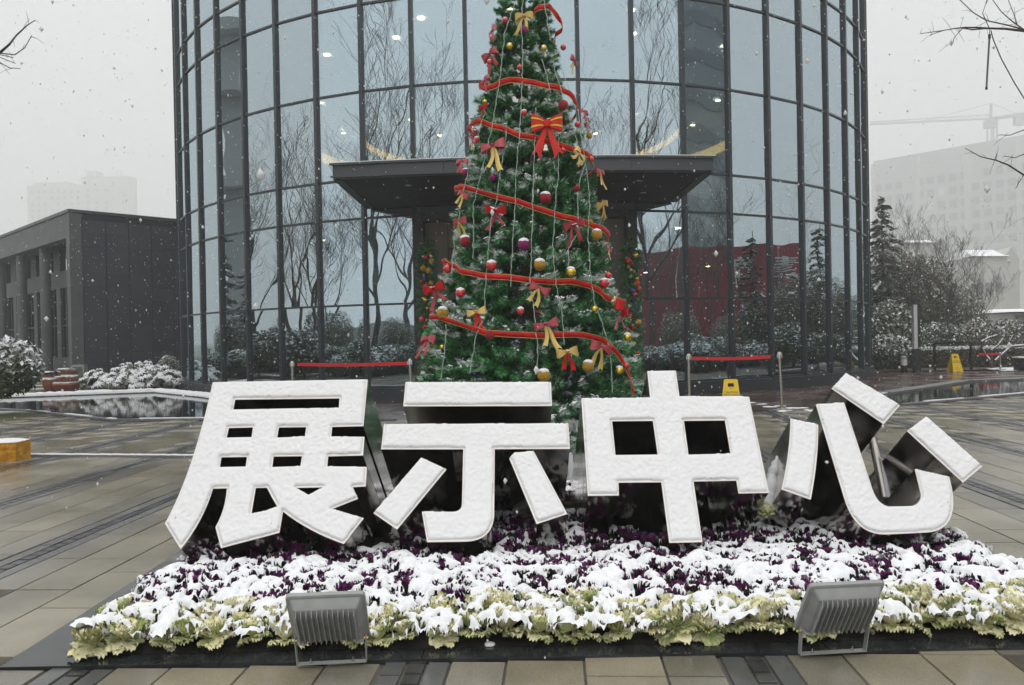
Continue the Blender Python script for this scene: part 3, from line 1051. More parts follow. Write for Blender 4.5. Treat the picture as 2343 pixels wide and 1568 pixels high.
def tree_proto(name, bark, **k):
    T, B = grow(**k)
    return T.mesh('trunk', bark, True), B.mesh('branch_crown', bark)


def put_tree(meshes, loc, label, group=None, rz=0.0, scale=1.0, name='bare_tree'):
    r = empty(name, loc, label, 'tree', group, rz)
    r.scale = (scale,) * 3
    place('trunk', meshes[0], r)
    place('crown', meshes[1], r)
    return r


def leaf_cloud(name, n, rx, ry, rz, size, mats, snow, seed, cz=0.0, fill=0.45, aspect=0.55, lumps=0, upsnow=0.30, floor=None):
    R = np.random.default_rng(seed)
    d = R.normal(size=(n, 3))
    d /= np.linalg.norm(d, axis=1)[:, None]
    rad_ = (fill + (1 - fill) * R.random(n) ** 0.5)
    if lumps:
        L = R.normal(size=(lumps, 3)); L /= np.linalg.norm(L, axis=1)[:, None]
        c = np.max(d @ L.T, axis=1)
        rad_ *= 0.62 + 0.45 * np.clip((c - 0.6) / 0.4, 0, 1) + 0.1 * R.random(n)
    p = d * rad_[:, None] * np.array([rx, ry, rz])
    p[:, 2] += cz
    if floor is not None: p[:, 2] = np.maximum(p[:, 2], floor + R.random(n) * .1)
    nrm = d * 0.55 + R.normal(size=(n, 3)) * 0.55 + np.array([0, 0, .35])
    nrm /= np.linalg.norm(nrm, axis=1)[:, None]
    t = np.cross(nrm, R.normal(size=(n, 3)))
    t /= np.linalg.norm(t, axis=1)[:, None]
    bvec = np.cross(nrm, t)
    s = size * (0.6 + 0.8 * R.random(n))[:, None]
    V = np.stack([p - t * s, p - bvec * s * aspect, p + t * s, p + bvec * s * aspect], 1).reshape(-1, 3)
    F = np.arange(n * 4).reshape(-1, 4)
    mi = (R.random(n) < 0.4).astype(int)
    up = np.abs(nrm[:, 2])
    expo = np.clip((rad_ - 0.55) / 0.35, 0, 1) * np.clip((d[:, 2] + 0.35) / 0.7, 0, 1)
    mi[(up > upsnow) & (R.random(n) < snow * expo)] = 2
    return mesh_np(name, V, F, mats, mi)


def stems_mesh(seed, h, n, spread, bark=BARK, r=0.012):
    R = random.Random(seed)
    m = MB()
    for i in range(n):
        a = R.uniform(0, 6.28)
        m.tube([(0, 0, -0.02), (math.cos(a) * spread * .3, math.sin(a) * spread * .3, h * .5), (math.cos(a) * spread, math.sin(a) * spread, h)], [r, r * .8, r * .4], 4, caps=False)
    return m.mesh('stem', bark)


def put_shrub(foli, stem, loc, label, group=None, rz=0.0, scale=(1, 1, 1), name='shrub', cat='shrub'):
    r = empty(name, loc, label, cat, group, rz)
    r.scale = scale
    place('foliage', foli, r)
    place('stem', stem, r)
    return r


FOL = {
    'ball': leaf_cloud('foliage', 3600, .5, .5, .5, .03, [LEAFDARK, LEAFMID, SNOW], .45, 1, cz=.52, fill=.75),
    'snowy': leaf_cloud('foliage', 5200, .8, .8, .55, .05, [LEAFDARK, LEAFMID, SNOW], .62, 2, cz=.55, fill=.5, lumps=16, floor=.02),
    'loose': leaf_cloud('foliage', 6500, 1.0, 1.0, .9, .055, [LEAFDARK, LEAFMID, SNOW], .34, 3, cz=.95, fill=.35, lumps=22, floor=.05),
    'brown': leaf_cloud('foliage', 5000, .9, .9, .6, .04, [LEAFBROWN, LEAFDARK, SNOW], .45, 4, cz=.6, fill=.5, lumps=12, floor=.02),
    'tall': leaf_cloud('foliage', 7000, 1.6, 1.6, 2.3, .075, [LEAFMID, LEAFBROWN, SNOW], .25, 5, cz=3.0, fill=.3, lumps=26),
    'olive': leaf_cloud('foliage', 9000, 1.7, 1.7, 2.2, .065, [LEAFMID, LEAFBROWN, SNOW], .3, 6, cz=2.9, fill=.2, lumps=30),
}
STEM = stems_mesh(1, .6, 7, .25)
STEMTALL = stems_mesh(2, 3.0, 6, .7, r=.05)


def conifer_mesh(seed, h, r, whorls, mats, snow=.35):
    R = np.random.default_rng(seed)
    P, T_, S_ = [], [], []
    for i in range(whorls):
        z = h * (.12 + .86 * i / whorls)
        L0 = r * (1 - z / h) ** .8 + .12
        for j in range(int(5 + 5 * (1 - i / whorls))):
            a = R.random() * 6.283
            L = L0 * (.6 + .55 * R.random())
            m = int(26 * L / r) + 8
            for t in R.random(m):
                d = np.array([math.cos(a), math.sin(a), 0.0])
                side = np.array([-d[1], d[0], 0.0])
                w_ = (1 - t * .6) * .28 * L
                c = d * L * t + np.array([0, 0, z - .32 * L * t * t + .05 * R.normal()]) + side * R.normal() * w_ * .5
                P.append(c)
                T_.append(d + side * R.normal() * .7 + np.array([0, 0, -.35 + .3 * R.normal()]))
                S_.append(R.random())
    P, T_ = np.array(P), np.array(T_)
    n = len(P)
    T_ /= np.linalg.norm(T_, axis=1)[:, None]
    B_ = np.cross(T_, R.normal(size=(n, 3)) * .4 + np.array([0, 0, 1]))
    B_ /= np.linalg.norm(B_, axis=1)[:, None]
    s = .17 * (.6 + .7 * R.random(n))[:, None] * (r / 1.6)
    V = np.stack([P - T_ * s, P - B_ * s * .4, P + T_ * s, P + B_ * s * .4], 1).reshape(-1, 3)
    mi = (R.random(n) < .4).astype(int)
    mi[R.random(n) < snow * .6] = 2
    return mesh_np('foliage', V, np.arange(n * 4).reshape(-1, 4), mats, mi)


def trunk_mesh(h, r, bark=BARK):
    m = MB(); m.tube([(0, 0, -.05), (.03, 0, h * .5), (0, .02, h)], [r, r * .65, r * .1], 8)
    return m.mesh('trunk', bark, True)


def gp(px, depth):
    """ground point seen in picture column px at a depth"""
    p = at(px, 850, depth)
    return (p.x, depth, -0.02)


# --- plants beyond the left pool
TREES = [tree_proto('t', BARK, seed=3, height=10, trunk_r=.095, kids=(10, 6, 5, 3)),
         tree_proto('t', BARK, seed=8, height=9, trunk_r=.085, kids=(12, 6, 4, 3), spread=.5, upright=.7),
         tree_proto('t', BARKPALE, seed=15, height=8.5, trunk_r=.12, stems=5, kids=(6, 5, 4, 3), upright=.8, spread=.4),
         tree_proto('t', BARK, seed=21, height=7, trunk_r=.08, stems=4, kids=(6, 5, 4, 3), upright=.6, spread=.5)]

# star leaved plants (fatsia) under snow: every leaf a fan of fingers
def fatsia(seed, n=46, R_=.55, h=.55):
    R = random.Random(seed)
    V, F, mi = [], [], []
    for i in range(n):
        a, rr = R.uniform(0, 6.28), R_ * math.sqrt(R.random())
        c = Vector((math.cos(a) * rr, math.sin(a) * rr, h * (1 - .75 * (rr / R_) ** 2) * R.uniform(.75, 1.1) + .08))
        tilt = Vector((math.cos(a), math.sin(a), 0)) * (rr / R_) * .9 + Vector((R.uniform(-.3, .3), R.uniform(-.3, .3), 1))
        q = tilt.to_track_quat('Z', 'Y').to_matrix() @ Matrix.Rotation(R.uniform(0, 6.28), 3, 'Z')
        s = R.uniform(.12, .19)
        snow = R.random() < .84
        for layer in ((0, 0), (1, 1)) if snow else ((0, 0),):
            for k in range(7):
                t = (k - 3) * .62
                dv = Vector((math.sin(t), math.cos(t), 0))
                sv = Vector((dv.y, -dv.x, 0))
                L = s * (1 - .07 * abs(k - 3)) * (1 - .06 * layer[0])
                z0 = .018 * layer[0]
                wv = .17 - .01 * layer[0]
                o = len(V)
                for u, ww, dz in ((0, .05, 0), (.55, wv, .01), (1, .02, -.035)):
                    for sg in (-1, 1):
                        V.append(c + q @ (dv * (L * u) + sv * (sg * ww * s) + Vector((0, 0, z0 + dz - (.01 if layer[0] == 0 else 0)))))
                    if u == .55: V.append(c + q @ (dv * (L * u) + Vector((0, 0, z0 + dz + .014 + .02 * layer[0]))))
                F += [(o, o + 1, o + 4), (o, o + 4, o + 2), (o + 1, o + 3, o + 4), (o + 2, o + 4, o + 5), (o + 4, o + 6, o + 5), (o + 4, o + 3, o + 6)]
                mi += [2 if layer[1] else R.choice((0, 1))] * 6
    return mesh_np('foliage', V, F, [LEAFDARK, LEAFMID, SNOW], mi)


FAT = [fatsia(s) for s in (1, 2, 3)]
labels = ['star-leaved evergreen bush under snow next to the small terracotta pot', 'second star-leaved bush under snow from the terracotta pots',
          'star-leaved bush under snow midway along the pool wall', 'star-leaved bush under snow just before the round clipped ball shrub',
          'star-leaved bush under snow below the round clipped ball shrub', 'last star-leaved bush under snow, touching the glass tower',
          'back star-leaved bush under snow against the charcoal panel wall', 'back star-leaved bush under snow beside the ball shrub', 'small star-leaved bush with snow behind the pool corner']
for i, (px, dep, s) in enumerate(((222, 23.6, 1.0), (262, 23.7, 1.05), (302, 23.8, 1.1), (342, 23.9, 1.15), (378, 24.0, 1.1), (404, 24.4, .9), (290, 24.9, 1.2), (335, 25.0, 1.3), (432, 24.2, .8))):
    put_shrub(FAT[i % 3], STEM, gp(px, dep), labels[i], 'snowy star-leaved bushes by the pool', rnd.uniform(0, 6), (s, s, s), 'star_leaved_bush')
put_shrub(FOL['ball'], STEM, gp(385, 25.6), 'round clipped ball shrub dusted with snow beside the glass tower', None, 0, (.78, .78, 1.05), 'ball_shrub')
r = put_shrub(FOL['snowy'], STEM, gp(-8, 16.0), 'tall snowy broadleaf shrub standing alone on the lawn by the pool', None, 1.0, (1, 1, 1), 'snowy_shrub')
for ch in list(r.children): bpy.data.objects.remove(ch)
place('foliage', leaf_cloud('foliage', 5200, .82, .82, .62, .062, [LEAFDARK, LEAFDARK, SNOW], .95, 31, cz=1.0, fill=.45, lumps=12, aspect=.42), r)
place('stem', stems_mesh(4, .8, 4, .2, r=.02), r)
b = MB(); b.lathe([(0, .012), (1.2, .012), (2.0, -.012)], 20, c=(-11.2, 15.6, 0)); tag(b.build('lawn', GRASS), 'patch of green lawn in front of the pool', kind='structure')

# --- garden beyond the right pool
cm = conifer_mesh(5, 7.9, 1.75, 22, [CONIFER, LEAFDARK, SNOW])
r = empty('conifer', gp(2022, 36), 'slender conifer dusted with snow next to the glass tower', 'tree'); place('trunk', trunk_mesh(7.2, .11), r); place('crown', cm, r)
put_shrub(FOL['olive'], STEMTALL, gp(2055, 37), 'olive brown half-bare tree behind the snowy rounded bush', None, 0, (1.1, 1, 1.0), 'garden_tree', 'tree')
put_shrub(FOL['tall'], STEMTALL, gp(2118, 36), 'dark evergreen tree with little snow behind the bare spreading tree', None, 1, (.85, .85, .92), 'evergreen_tree', 'tree')
put_shrub(FOL['olive'], STEMTALL, gp(2190, 38), 'thin olive tree between the bare tree and the pale house', None, 2, (.8, .8, .68), 'garden_tree', 'tree')
put_tree(TREES[3], gp(2128, 33.0), 'bare spreading tree with many thin upright stems above the crowd barrier', None, 0.4, 1.0)
put_tree(TREES[3], gp(2215, 35.0), 'smaller bare tree between the crowd barrier and the pale house', None, 2.0, .72)
put_tree(TREES[2], gp(2030, 39.0), 'bare tree half hidden behind the slender conifer', None, 1.2, .7)
put_shrub(FOL['loose'], STEM, gp(2032, 30.5), 'big rounded evergreen bush with snow on its layers next to the glass tower', None, 0, (1.15, 1.1, 1.35), 'rounded_bush', 'bush')
put_shrub(FOL['loose'], STEM, gp(2095, 31.5), 'rounded evergreen bush with snow behind the lamp post', None, 2, (.9, .9, .8), 'rounded_bush', 'bush')
put_shrub(FOL['loose'], STEM, gp(2150, 31.8), 'rounded evergreen bush with snow behind the crowd barrier', None, 4, (1.0, 1, .9), 'rounded_bush', 'bush')
put_shrub(FOL['snowy'], STEM, gp(2030, 28.6), 'low snow-covered bush at the foot of the glass tower', None, 0, (1.1, 1.0, 1.1), 'snowy_shrub')
put_shrub(FOL['brown'], STEM, gp(2235, 34), 'brown winter bush behind the pruned tree', None, 1, (1.9, 1.2, 1.5), 'brown_bush', 'bush')
put_shrub(FOL['brown'], STEM, gp(2300, 35), 'brown winter bush with snow at the edge of the garden', None, 3, (1.9, 1.2, 1.45), 'brown_bush', 'bush')
# long clipped hedge, brown with snow on top
hd = MB()
he = empty('clipped_hedge', gp(2170, 29.0), 'long low clipped hedge, brown with a snowy top, behind the yellow wet floor sign', 'hedge')
HV, HF, HM = [], [], []
R = np.random.default_rng(77)
n = 15000
x = R.uniform(-3.3, 4.2, n); y = R.uniform(-.5, .5, n); z = R.random(n) ** .6 * .72
edge = (np.abs(y) > .36) | (z > .58)
x, y, z = x[edge], y[edge], z[edge]
n = len(x)
p = np.stack([x, y, z + .05], 1)
nr = R.normal(size=(n, 3)) + np.array([0, -.5, .5]); nr /= np.linalg.norm(nr, axis=1)[:, None]
t = np.cross(nr, R.normal(size=(n, 3))); t /= np.linalg.norm(t, axis=1)[:, None]
bb = np.cross(nr, t)
s = .045
V = np.stack([p - t * s, p - bb * s * .6, p + t * s, p + bb * s * .6], 1).reshape(-1, 3)
mi = (R.random(n) < .5).astype(int); mi[(z > .62) & (R.random(n) < .8)] = 2
place('foliage', mesh_np('foliage', V, np.arange(n * 4).reshape(-1, 4), [LEAFBROWN, LEAFDARK, SNOW], mi), he)
hd.box((.45, 0, .3), (7.3, .7, .55)); place('branch_core', hd.mesh('branch_core', TWINE), he)
b = MB()
V = []
P = [gp(2010, 26.0), gp(2360, 25.7), gp(2360, 28.3), gp(2240, 27.2), gp(2120, 27.0), gp(2010, 27.4)]
b.add([(x, y, -.008) for x, y, z in P], [tuple(range(6))])
tag(b.build('snowy_verge', SNOW), 'strip of snow along the garden edge', kind='structure')

# pruned tree with snow on bare limbs
pr = empty('pruned_tree', gp(2268, 28.2), 'small pruned tree with bare limbs lined with snow beyond the red belt', 'tree')
SC_ = 28.2 / FPX
def pl(pts): return [((px - 2268) * SC_, rnd.uniform(-.05, .05), (835 - py) * SC_) for px, py in pts]
LIMBS = [([(2268, 838), (2262, 818), (2255, 806), (2247, 790), (2246, 776), (2262, 768), (2280, 762)], .055), ([(2268, 838), (2276, 820), (2290, 808), (2312, 788), (2345, 786), (2370, 770)], .055),
         ([(2266, 832), (2268, 812), (2267, 795), (2283, 785), (2295, 770)], .045), ([(2312, 788), (2311, 775), (2318, 760)], .03)]
m, q = MB(), MB()
for pts, rr in LIMBS:
    P = pl(pts)
    m.tube(P, [rr * (1 - .6 * i / len(P)) for i in range(len(P))], 6)
    q.tube([(x, y, z + rr * .55) for x, y, z in P[1:]], [rr * .75 * (1 - .5 * i / len(P)) for i in range(len(P) - 1)], 5)
place('trunk', m.mesh('trunk', BARK, True), pr); place('snow_line', q.mesh('snow_line', SNOW, True), pr)
m = MB()
R = random.Random(5)
for pts, rr in LIMBS:
    P = pl(pts)
    for i in range(9):
        c = Vector(rnd.choice(P[2:]))
        d = Vector((R.uniform(-1, 1), R.uniform(-1, 1), R.uniform(.1, 1))).normalized()
        m.tube([c, c + d * .35, c + d * .7 + Vector((R.uniform(-.2, .2), 0, .1))], [.012, .008, .004], 3, caps=False)
place('twig', m.mesh('twig', BARK), pr)

# --- things the glass front mirrors: planting round the plaza on the camera's side
def mirror_ground(px, t, depth=None):
    """ground point met by the reflection of picture column px after t metres"""
    d = ray(px, 773 - .0195 * (px - CX)); d.z = 0; d.normalize()
    oc = Vector((CAM.x - BC.x, CAM.y - BC.y, 0))
    bq = oc.dot(d); cq = oc.dot(oc) - BR * BR
    s = -bq - math.sqrt(max(0, bq * bq - cq))
    P = Vector((CAM.x, CAM.y, 0)) + d * s
    nrm = (P - Vector((BC.x, BC.y, 0))).normalized()
    r_ = d - nrm * (2 * d.dot(nrm))
    q = P + r_ * t
    return (q.x, q.y, -.02), s + t


PALM = [(655, 17, 2, .62), (690, 16.5, 2, .95), (715, 20, 0, .75), (765, 19, 3, .95), (822, 21, 0, .85), (878, 17, 1, 1.28), (905, 23, 0, 1.0), (1003, 19, 1, 1.10), (1035, 26, 3, .9),
        (1392, 22, 1, 1.02), (1412, 27, 3, .85), (1560, 19, 3, .6), (1700, 20, 3, .6), (1790, 19, 3, .6), (1500, 17, 1, 1.32), (1530, 23, 2, .7), (1622, 21, 3, .95), (1655, 19, 0, .85), (600, 20, 0, .8), (575, 17, 3, .7), (1850, 20, 0, .7)]
put_tree(TREES[0], gp(12, 47), 'faint bare tree rising behind the pavilion roof', None, .3, .6)
for i, (px, t, ti, sc) in enumerate(PALM):
    g, _ = mirror_ground(px, t)
    if visible(g[0], g[1]): continue
    put_tree(TREES[ti], g, 'bare garden tree seen only as a reflection in the glass front', 'bare trees mirrored in the glass front', rnd.uniform(0, 6), sc * 1.42)
cm2 = conifer_mesh(9, 8.5, 1.9, 18, [CONIFER, LEAFDARK, SNOW], .25)
tm2 = trunk_mesh(8.4, .16)
for px, t, sc in ((525, 17, 1.05), (508, 20, .95), (548, 22, .9), (445, 18, .8), (1722, 17, .72), (1868, 19, .8)):
    g, _ = mirror_ground(px, t)
    if visible(g[0], g[1]): continue
    r = empty('pine_tree', g, 'dark pine seen only as a reflection in the glass front', 'tree', 'pines mirrored in the glass front', rnd.uniform(0, 6))
    r.scale = (sc, sc, sc); place('trunk', tm2, r); place('crown', cm2, r)
k = 0
for px in list(range(452, 950, 17)) + list(range(1466, 1960, 17)):
    g, _ = mirror_ground(px + rnd.uniform(-4, 4), rnd.uniform(11.5, 14.5))
    if visible(g[0], g[1]): continue
    kind = rnd.choice(('snowy', 'loose', 'brown', 'snowy'))
    s = rnd.uniform(.8, 1.25)
    put_shrub(FOL[kind], STEM, g, 'snowy garden shrub seen only as a reflection in the glass front', 'shrubs mirrored in the glass front', rnd.uniform(0, 6), (s * 1.2, s * 1.2, s * .85), 'garden_shrub')
for px in list(range(460, 950, 40)) + list(range(1480, 1790, 40)) + list(range(1790, 1960, 15)):
    g, _ = mirror_ground(px + rnd.uniform(-4, 4), rnd.uniform(16, 19))
    s = rnd.uniform(.45, .62) * (1.35 if px >= 1790 else 1)
    if visible(g[0], g[1]): continue
    put_shrub(FOL[rnd.choice(('olive', 'tall', 'olive'))], STEMTALL, g, 'half-bare garden thicket seen only as a reflection in the glass front', 'thickets mirrored in the glass front', rnd.uniform(0, 6), (s, s, s), 'thicket', 'bush')
# plain red hoarding with big white writing
h0, _ = mirror_ground(1425, 30); h1, _ = mirror_ground(1565, 27); h2, _ = mirror_ground(1665, 25); h3, _ = mirror_ground(1830, 26)
ho = empty('red_hoarding', h1, 'long red site hoarding with white characters, mirrored in the glass front', 'hoarding')
HT = 6.3
for a, c in ((h0, h1), (h1, h2), (h2, h3)):
    a, c = Vector(a), Vector(c)
    for i in range(4):
        p, q = a.lerp(c, i / 4 + .002), a.lerp(c, (i + 1) / 4 - .002)
        m = MB(); m.bar(p + Vector((0, 0, HT / 2)), q + Vector((0, 0, HT / 2)), .12, HT, up=(0, 0, 1)); m.build('hoarding_panel', HOARD, ho)


def text_mesh(s, size, m, name, extrude=0.0):
    cu = bpy.data.curves.new(name, 'FONT')
    cu.body = s
    cu.size = size
    cu.extrude = extrude
    cu.align_x = 'CENTER'
    cu.align_y = 'CENTER'
    o = bpy.data.objects.new(name, cu)
    COL.objects.link(o)
    dg = bpy.context.evaluated_depsgraph_get()
    me = bpy.data.meshes.new_from_object(o.evaluated_get(dg))
    bpy.data.objects.remove(o)
    me.materials.clear()
    me.materials.append(m)
    me.name = name
    return me


a, c = Vector(h2), Vector(h3)
t = (c - a).normalized()
nr = Vector((t.y, -t.x, 0))
if nr.dot(Vector((BC.x, BC.y, 0)) - a) < 0: nr = -nr
M = Matrix((Vector((nr.y, -nr.x, 0)) * -1, Vector((0, 0, 1)), nr)).transposed()
for ch, f in (('智', .2), ('慧', .72)):
    o = place('character', text_mesh(ch, 2.3, B_WHITE, 'character', .01), ho)
    o.matrix_local = Matrix.Translation(a.lerp(c, f) + nr * .09 + Vector((0, 0, 4.9)) - Vector(h1)) @ M.to_4x4() @ Matrix.Diagonal((1.5, .62, 1, 1))
# pale low wall, mirrored
w0, _ = mirror_ground(745, 26); w1, _ = mirror_ground(1040, 34)
m = MB(); m.bar(Vector(w0) + Vector((0, 0, 1.1)), Vector(w1) + Vector((0, 0, 1.1)), .3, 2.2, up=(0, 0, 1))
wl = m.build('garden_wall', PALEWALL); tag(wl, 'pale garden wall mirrored low in the glass front', 'wall')
# slim concrete tower, mirrored
g, L = mirror_ground(540, 34)
tw = empty('concrete_tower', g, 'slim concrete tower with ledges, mirrored tall in the glass front', 'tower')
m = MB(); m.box((0, 0, 11), (1.5, 1.5, 22)); place('shaft', m.mesh('shaft', GREYWALL), tw)
for z in (12, 18.2, 22.2):
    m = MB(); m.box((.5, .3, z), (3.2, 2.6, .7)); place('ledge', m.mesh('ledge', GREYWALL), tw)
g, L = mirror_ground(1605, 60)
tw = empty('office_tower', g, 'pale grey office tower mirrored in the glass front', 'tower')
m = MB(); m.box((0, 0, 17), (9, 9, 34)); place('wall', m.mesh('wall', GREYWALL), tw)
for i in range(9):
    m = MB(); m.box((0, 0, 3 + i * 3.4), (9.2, 9.2, 1.3)); place('window_band', m.mesh('window_band', FARGLASS), tw)

# --- branches of two near trees reaching into the picture
def near_tree(trunk_xy, depth, limbs, label, px_top):
    r = empty('bare_tree', (trunk_xy[0], trunk_xy[1], 0), label, 'tree')
    top = at(*px_top, depth)
    m = MB(); m.tube([(trunk_xy[0], trunk_xy[1], -.05), (trunk_xy[0] + .03, trunk_xy[1], top.z * .5), (trunk_xy[0], trunk_xy[1] - .03, top.z + .4)], [.13, .11, .08], 8)
    m.build('trunk', BARK, r, True)
    m = MB()
    for pts, r0, r1 in limbs:
        P = [at(px, py, depth + .12 * math.sin(i * 1.7 + px * .01)) for i, (px, py) in enumerate(pts)]
        m.tube(P, [r0 + (r1 - r0) * i / (len(P) - 1) for i in range(len(P))], 5, caps=False)
        R = random.Random(len(pts) + int(pts[0][0]))
        for k in range(len(P)):
            i = R.randrange(len(P) - 1)
            c = P[i].lerp(P[i + 1], R.random())
            d = Vector((R.uniform(-1, 1), R.uniform(-.6, .6), R.uniform(-.7, .9))).normalized()
            l = R.uniform(.05, .16)
            m.tube([c, c + d * l * .5 + Vector((0, 0, .01)), c + d * l], [.0022, .0018, .0012], 3, caps=False)
    m.build('branch_crown', BARK, r)
    return r


K = lambda x, y: ((3200 + x / 1.96) / 1.6533, (y / 1.96) / 1.6533)
near_tree((5.9, 7.6), 7.5, [
    ([(2560, 120), K(1317, 232), K(1180, 216), K(1050, 212), K(960, 206), K(880, 205), K(800, 214), K(720, 228), K(620, 262)], .014, .003),
    ([K(1050, 212), K(940, 222), K(840, 208), K(690, 232), K(545, 252)], .008, .003), ([K(1317, 222), K(1200, 190), K(1040, 155), K(940, 95), K(840, 0), K(790, -60)], .008, .003),
    ([K(1320, 225), K(1230, 160), K(1150, 90), K(1070, -20)], .007, .003), ([K(1060, 210), K(1010, 100), K(1045, 0)], .004, .003), ([K(1265, 180), K(1240, 100), K(1200, 0)], .005, .003),
    ([(2600, 330), K(1317, 1300), K(1200, 1225), K(1110, 1190), K(1000, 1165), K(880, 1100)], .012, .003), ([K(1100, 1190), K(1118, 1135)], .004, .003), ([K(1317, 1290), K(1255, 1400)], .004, .003),
    ([K(1317, 1145), K(1250, 1172), K(1170, 1158)], .005, .003), ([K(1317, 965), K(1210, 1005), K(1130, 1002)], .005, .003), ([K(860, 215), K(800, 280), K(788, 328)], .004, .003)],
    'bare tree reaching thin twigs into the sky above the crane', (2560, 120))
K2 = lambda x, y: (x / 1.96 / 1.6533, y / 1.96 / 1.6533)
near_tree((-5.6, 7.2), 7.0, [
    ([(-170, 190), K2(-120, 430), K2(0, 392), K2(70, 330), K2(120, 265), K2(200, 190), K2(260, 152)], .016, .003), ([K2(0, 396), K2(110, 408), K2(185, 355), K2(235, 265)], .006, .003),
    ([K2(-30, 400), K2(100, 430)], .004, .003), ([K2(-30, 415), K2(115, 472)], .004, .003), ([K2(-30, 450), K2(70, 505), K2(150, 510)], .005, .003)],
    'bare tree of which only a few twigs enter the pale sky over the pavilion', (-170, 190))
# hanging light tube and its cable
lt = empty('light_tube', tuple(at(2263, 82, 7.5)), 'thin grey light tube hanging from the bare branch', 'hanging lamp')
a, c = at(2263, 84, 7.5), at(2256, 203, 7.5)
m = MB(); m.tube([a, c], .0085, 8); m.build('tube', mat('dull_tube', (.10, .10, .095), .5), lt)
m = MB(); m.tube([a + Vector((0, 0, .02)), a - Vector((0, 0, .02))], .012, 8); m.tube([c + Vector((0, 0, .012)), c - Vector((0, 0, .01))], .011, 8); m.build('end_cap', BLACKMET, lt)
m = MB(); m.tube([a + Vector((0, 0, .015)), at(2263, 68, 7.5)], .003, 5); m.build('wire', BLACKMET, lt)
cb = MB(); cb.tube([at(2266, 70, 7.5), at(2272, 92, 7.5), at(2290, 135, 7.5), at(2320, 190, 7.5), at(2345, 230, 7.5), at(2420, 320, 7.5)], .005, 5)
tag(cb.build('cable', BLACKMET), 'thin dark cable sloping down from the branch beside the light tube', 'cable')

# ------------------------------------------------------------------ the four big characters
TILT = rad(35.6)
PN = Vector((0, -math.cos(TILT), math.sin(TILT)))        # face normal: towards the viewer and up
PU = Vector((0, math.sin(TILT), math.cos(TILT)))
P0 = Vector((0, 4.3, 0.276))
KA = lambda x, y: ((600 + x / 1.4644) / 1.6533, (1380 + y / 1.4644) / 1.6533)
KB = lambda x, y: ((2100 + x / 1.3222) / 1.6533, (1350 + y / 1.3222) / 1.6533)
KC = lambda x, y: ((2880 + x / 2.2398) / 1.6533, (1380 + y / 2.2398) / 1.6533)


def st(px, py):
    d = ray(px, py)
    q = CAM + d * ((P0 - CAM).dot(PN) / d.dot(PN))
    return (q.x, (q - P0).dot(PU))


def W3(s, t, off=0.0):
    return P0 + Vector((s, 0, 0)) + PU * t + PN * off


def bez(p, c, q, n=6):
    return [((1 - k / n) ** 2 * p[0] + 2 * (1 - k / n) * k / n * c[0] + (k / n) ** 2 * q[0], (1 - k / n) ** 2 * p[1] + 2 * (1 - k / n) * k / n * c[1] + (k / n) ** 2 * q[1]) for k in range(1, n + 1)]


OUT1 = ([(300, 98), (1157, 83), (1133, 340), (960, 344), (955, 399), (1139, 400), (1131, 502), (938, 507), (933, 563), (1152, 567), (1146, 673), (1074, 678), (1103, 742), (960, 799), (1135, 850), (1025, 992)]
        + bez((1025, 992), (830, 925), (688, 812), 8) + [(668, 930), (345, 1015), (315, 900)] + bez((315, 900), (372, 800), (378, 684), 6) + [(300, 686)] + bez((300, 686), (245, 870), (122, 1020), 8)
        + [(35, 880)] + bez((35, 880), (190, 600), (300, 98), 12)[:-1])
HOLES1 = [[(423, 193), (1002, 186), (998, 240), (412, 250)], [(388, 350), (523, 347), (515, 402), (375, 405)], [(665, 347), (818, 345), (810, 398), (655, 405)],
          [(347, 512), (490, 510), (482, 565), (338, 568)], [(636, 508), (795, 506), (785, 562), (628, 568)],
          [(537, 682), (600, 681), (628, 735), (657, 785), (600, 808), (513, 825)], [(762, 682), (910, 679), (830, 722)]]
CHARS = [
    ('snow-covered steel character with one long slot and four small openings, first of the four', [(OUT1, HOLES1, KA)]),
    ('snow-covered steel character of two bars over a hooked stem between two slanting strokes', [
        ([(1367, 98), (2172, 97), (2177, 228), (1355, 230)], [], KA),
        ([(1248, 330), (2268, 326), (2277, 466), (1860, 467), (1857, 840)] + bez((1857, 840), (1845, 975), (1700, 979), 8) + [(1487, 982), (1458, 815), (1630, 815)] + bez((1630, 815), (1680, 815), (1680, 770), 4) + [(1687, 468), (1232, 468)], [], KA),
        ([(1455, 515), (1593, 580), (1320, 912), (1190, 822)], [], KA),
        ([(1942, 520), (1968, 489), (2075, 478), (2262, 826), (2093, 882)], [], KA)]),
    ('snow-covered steel character of a box with two square openings crossed by one upright stem', [
        ([(460, 72), (602, 70), (620, 198), (968, 200), (1067, 680), (916, 683), (905, 619), (690, 623), (735, 926), (570, 930), (530, 627), (315, 629), (317, 693), (163, 695), (130, 210), (474, 204)],
         [[(283, 322), (488, 320), (512, 490), (300, 492)], [(642, 320), (848, 318), (876, 485), (665, 490)]], KB)]),
    ('snow-covered steel character of a big upturned hook with three separate slanting strokes', [
        ([(245, 458), (478, 508)] + bez((478, 508), (482, 800), (415, 1142), 8) + [(168, 1055)] + bez((168, 1055), (240, 760), (245, 458), 8)[:-1], [], KC),
        ([(460, 338), (698, 322), (920, 1000)] + bez((920, 1000), (975, 1200), (1080, 1203), 8) + [(1230, 1202)] + bez((1230, 1202), (1350, 1200), (1350, 1100), 6) + [(1298, 885), (1588, 950), (1612, 1050)]
         + bez((1612, 1050), (1670, 1405), (1400, 1420), 10) + [(1050, 1437)] + bez((1050, 1437), (790, 1440), (700, 1130), 10), [], KC),
        ([(712, 73), (1170, 345), (1032, 502), (593, 203)], [], KC),
        ([(1393, 440), (1868, 860), (1705, 998), (1232, 562)], [], KC)]),
]
ALLPOLY = []


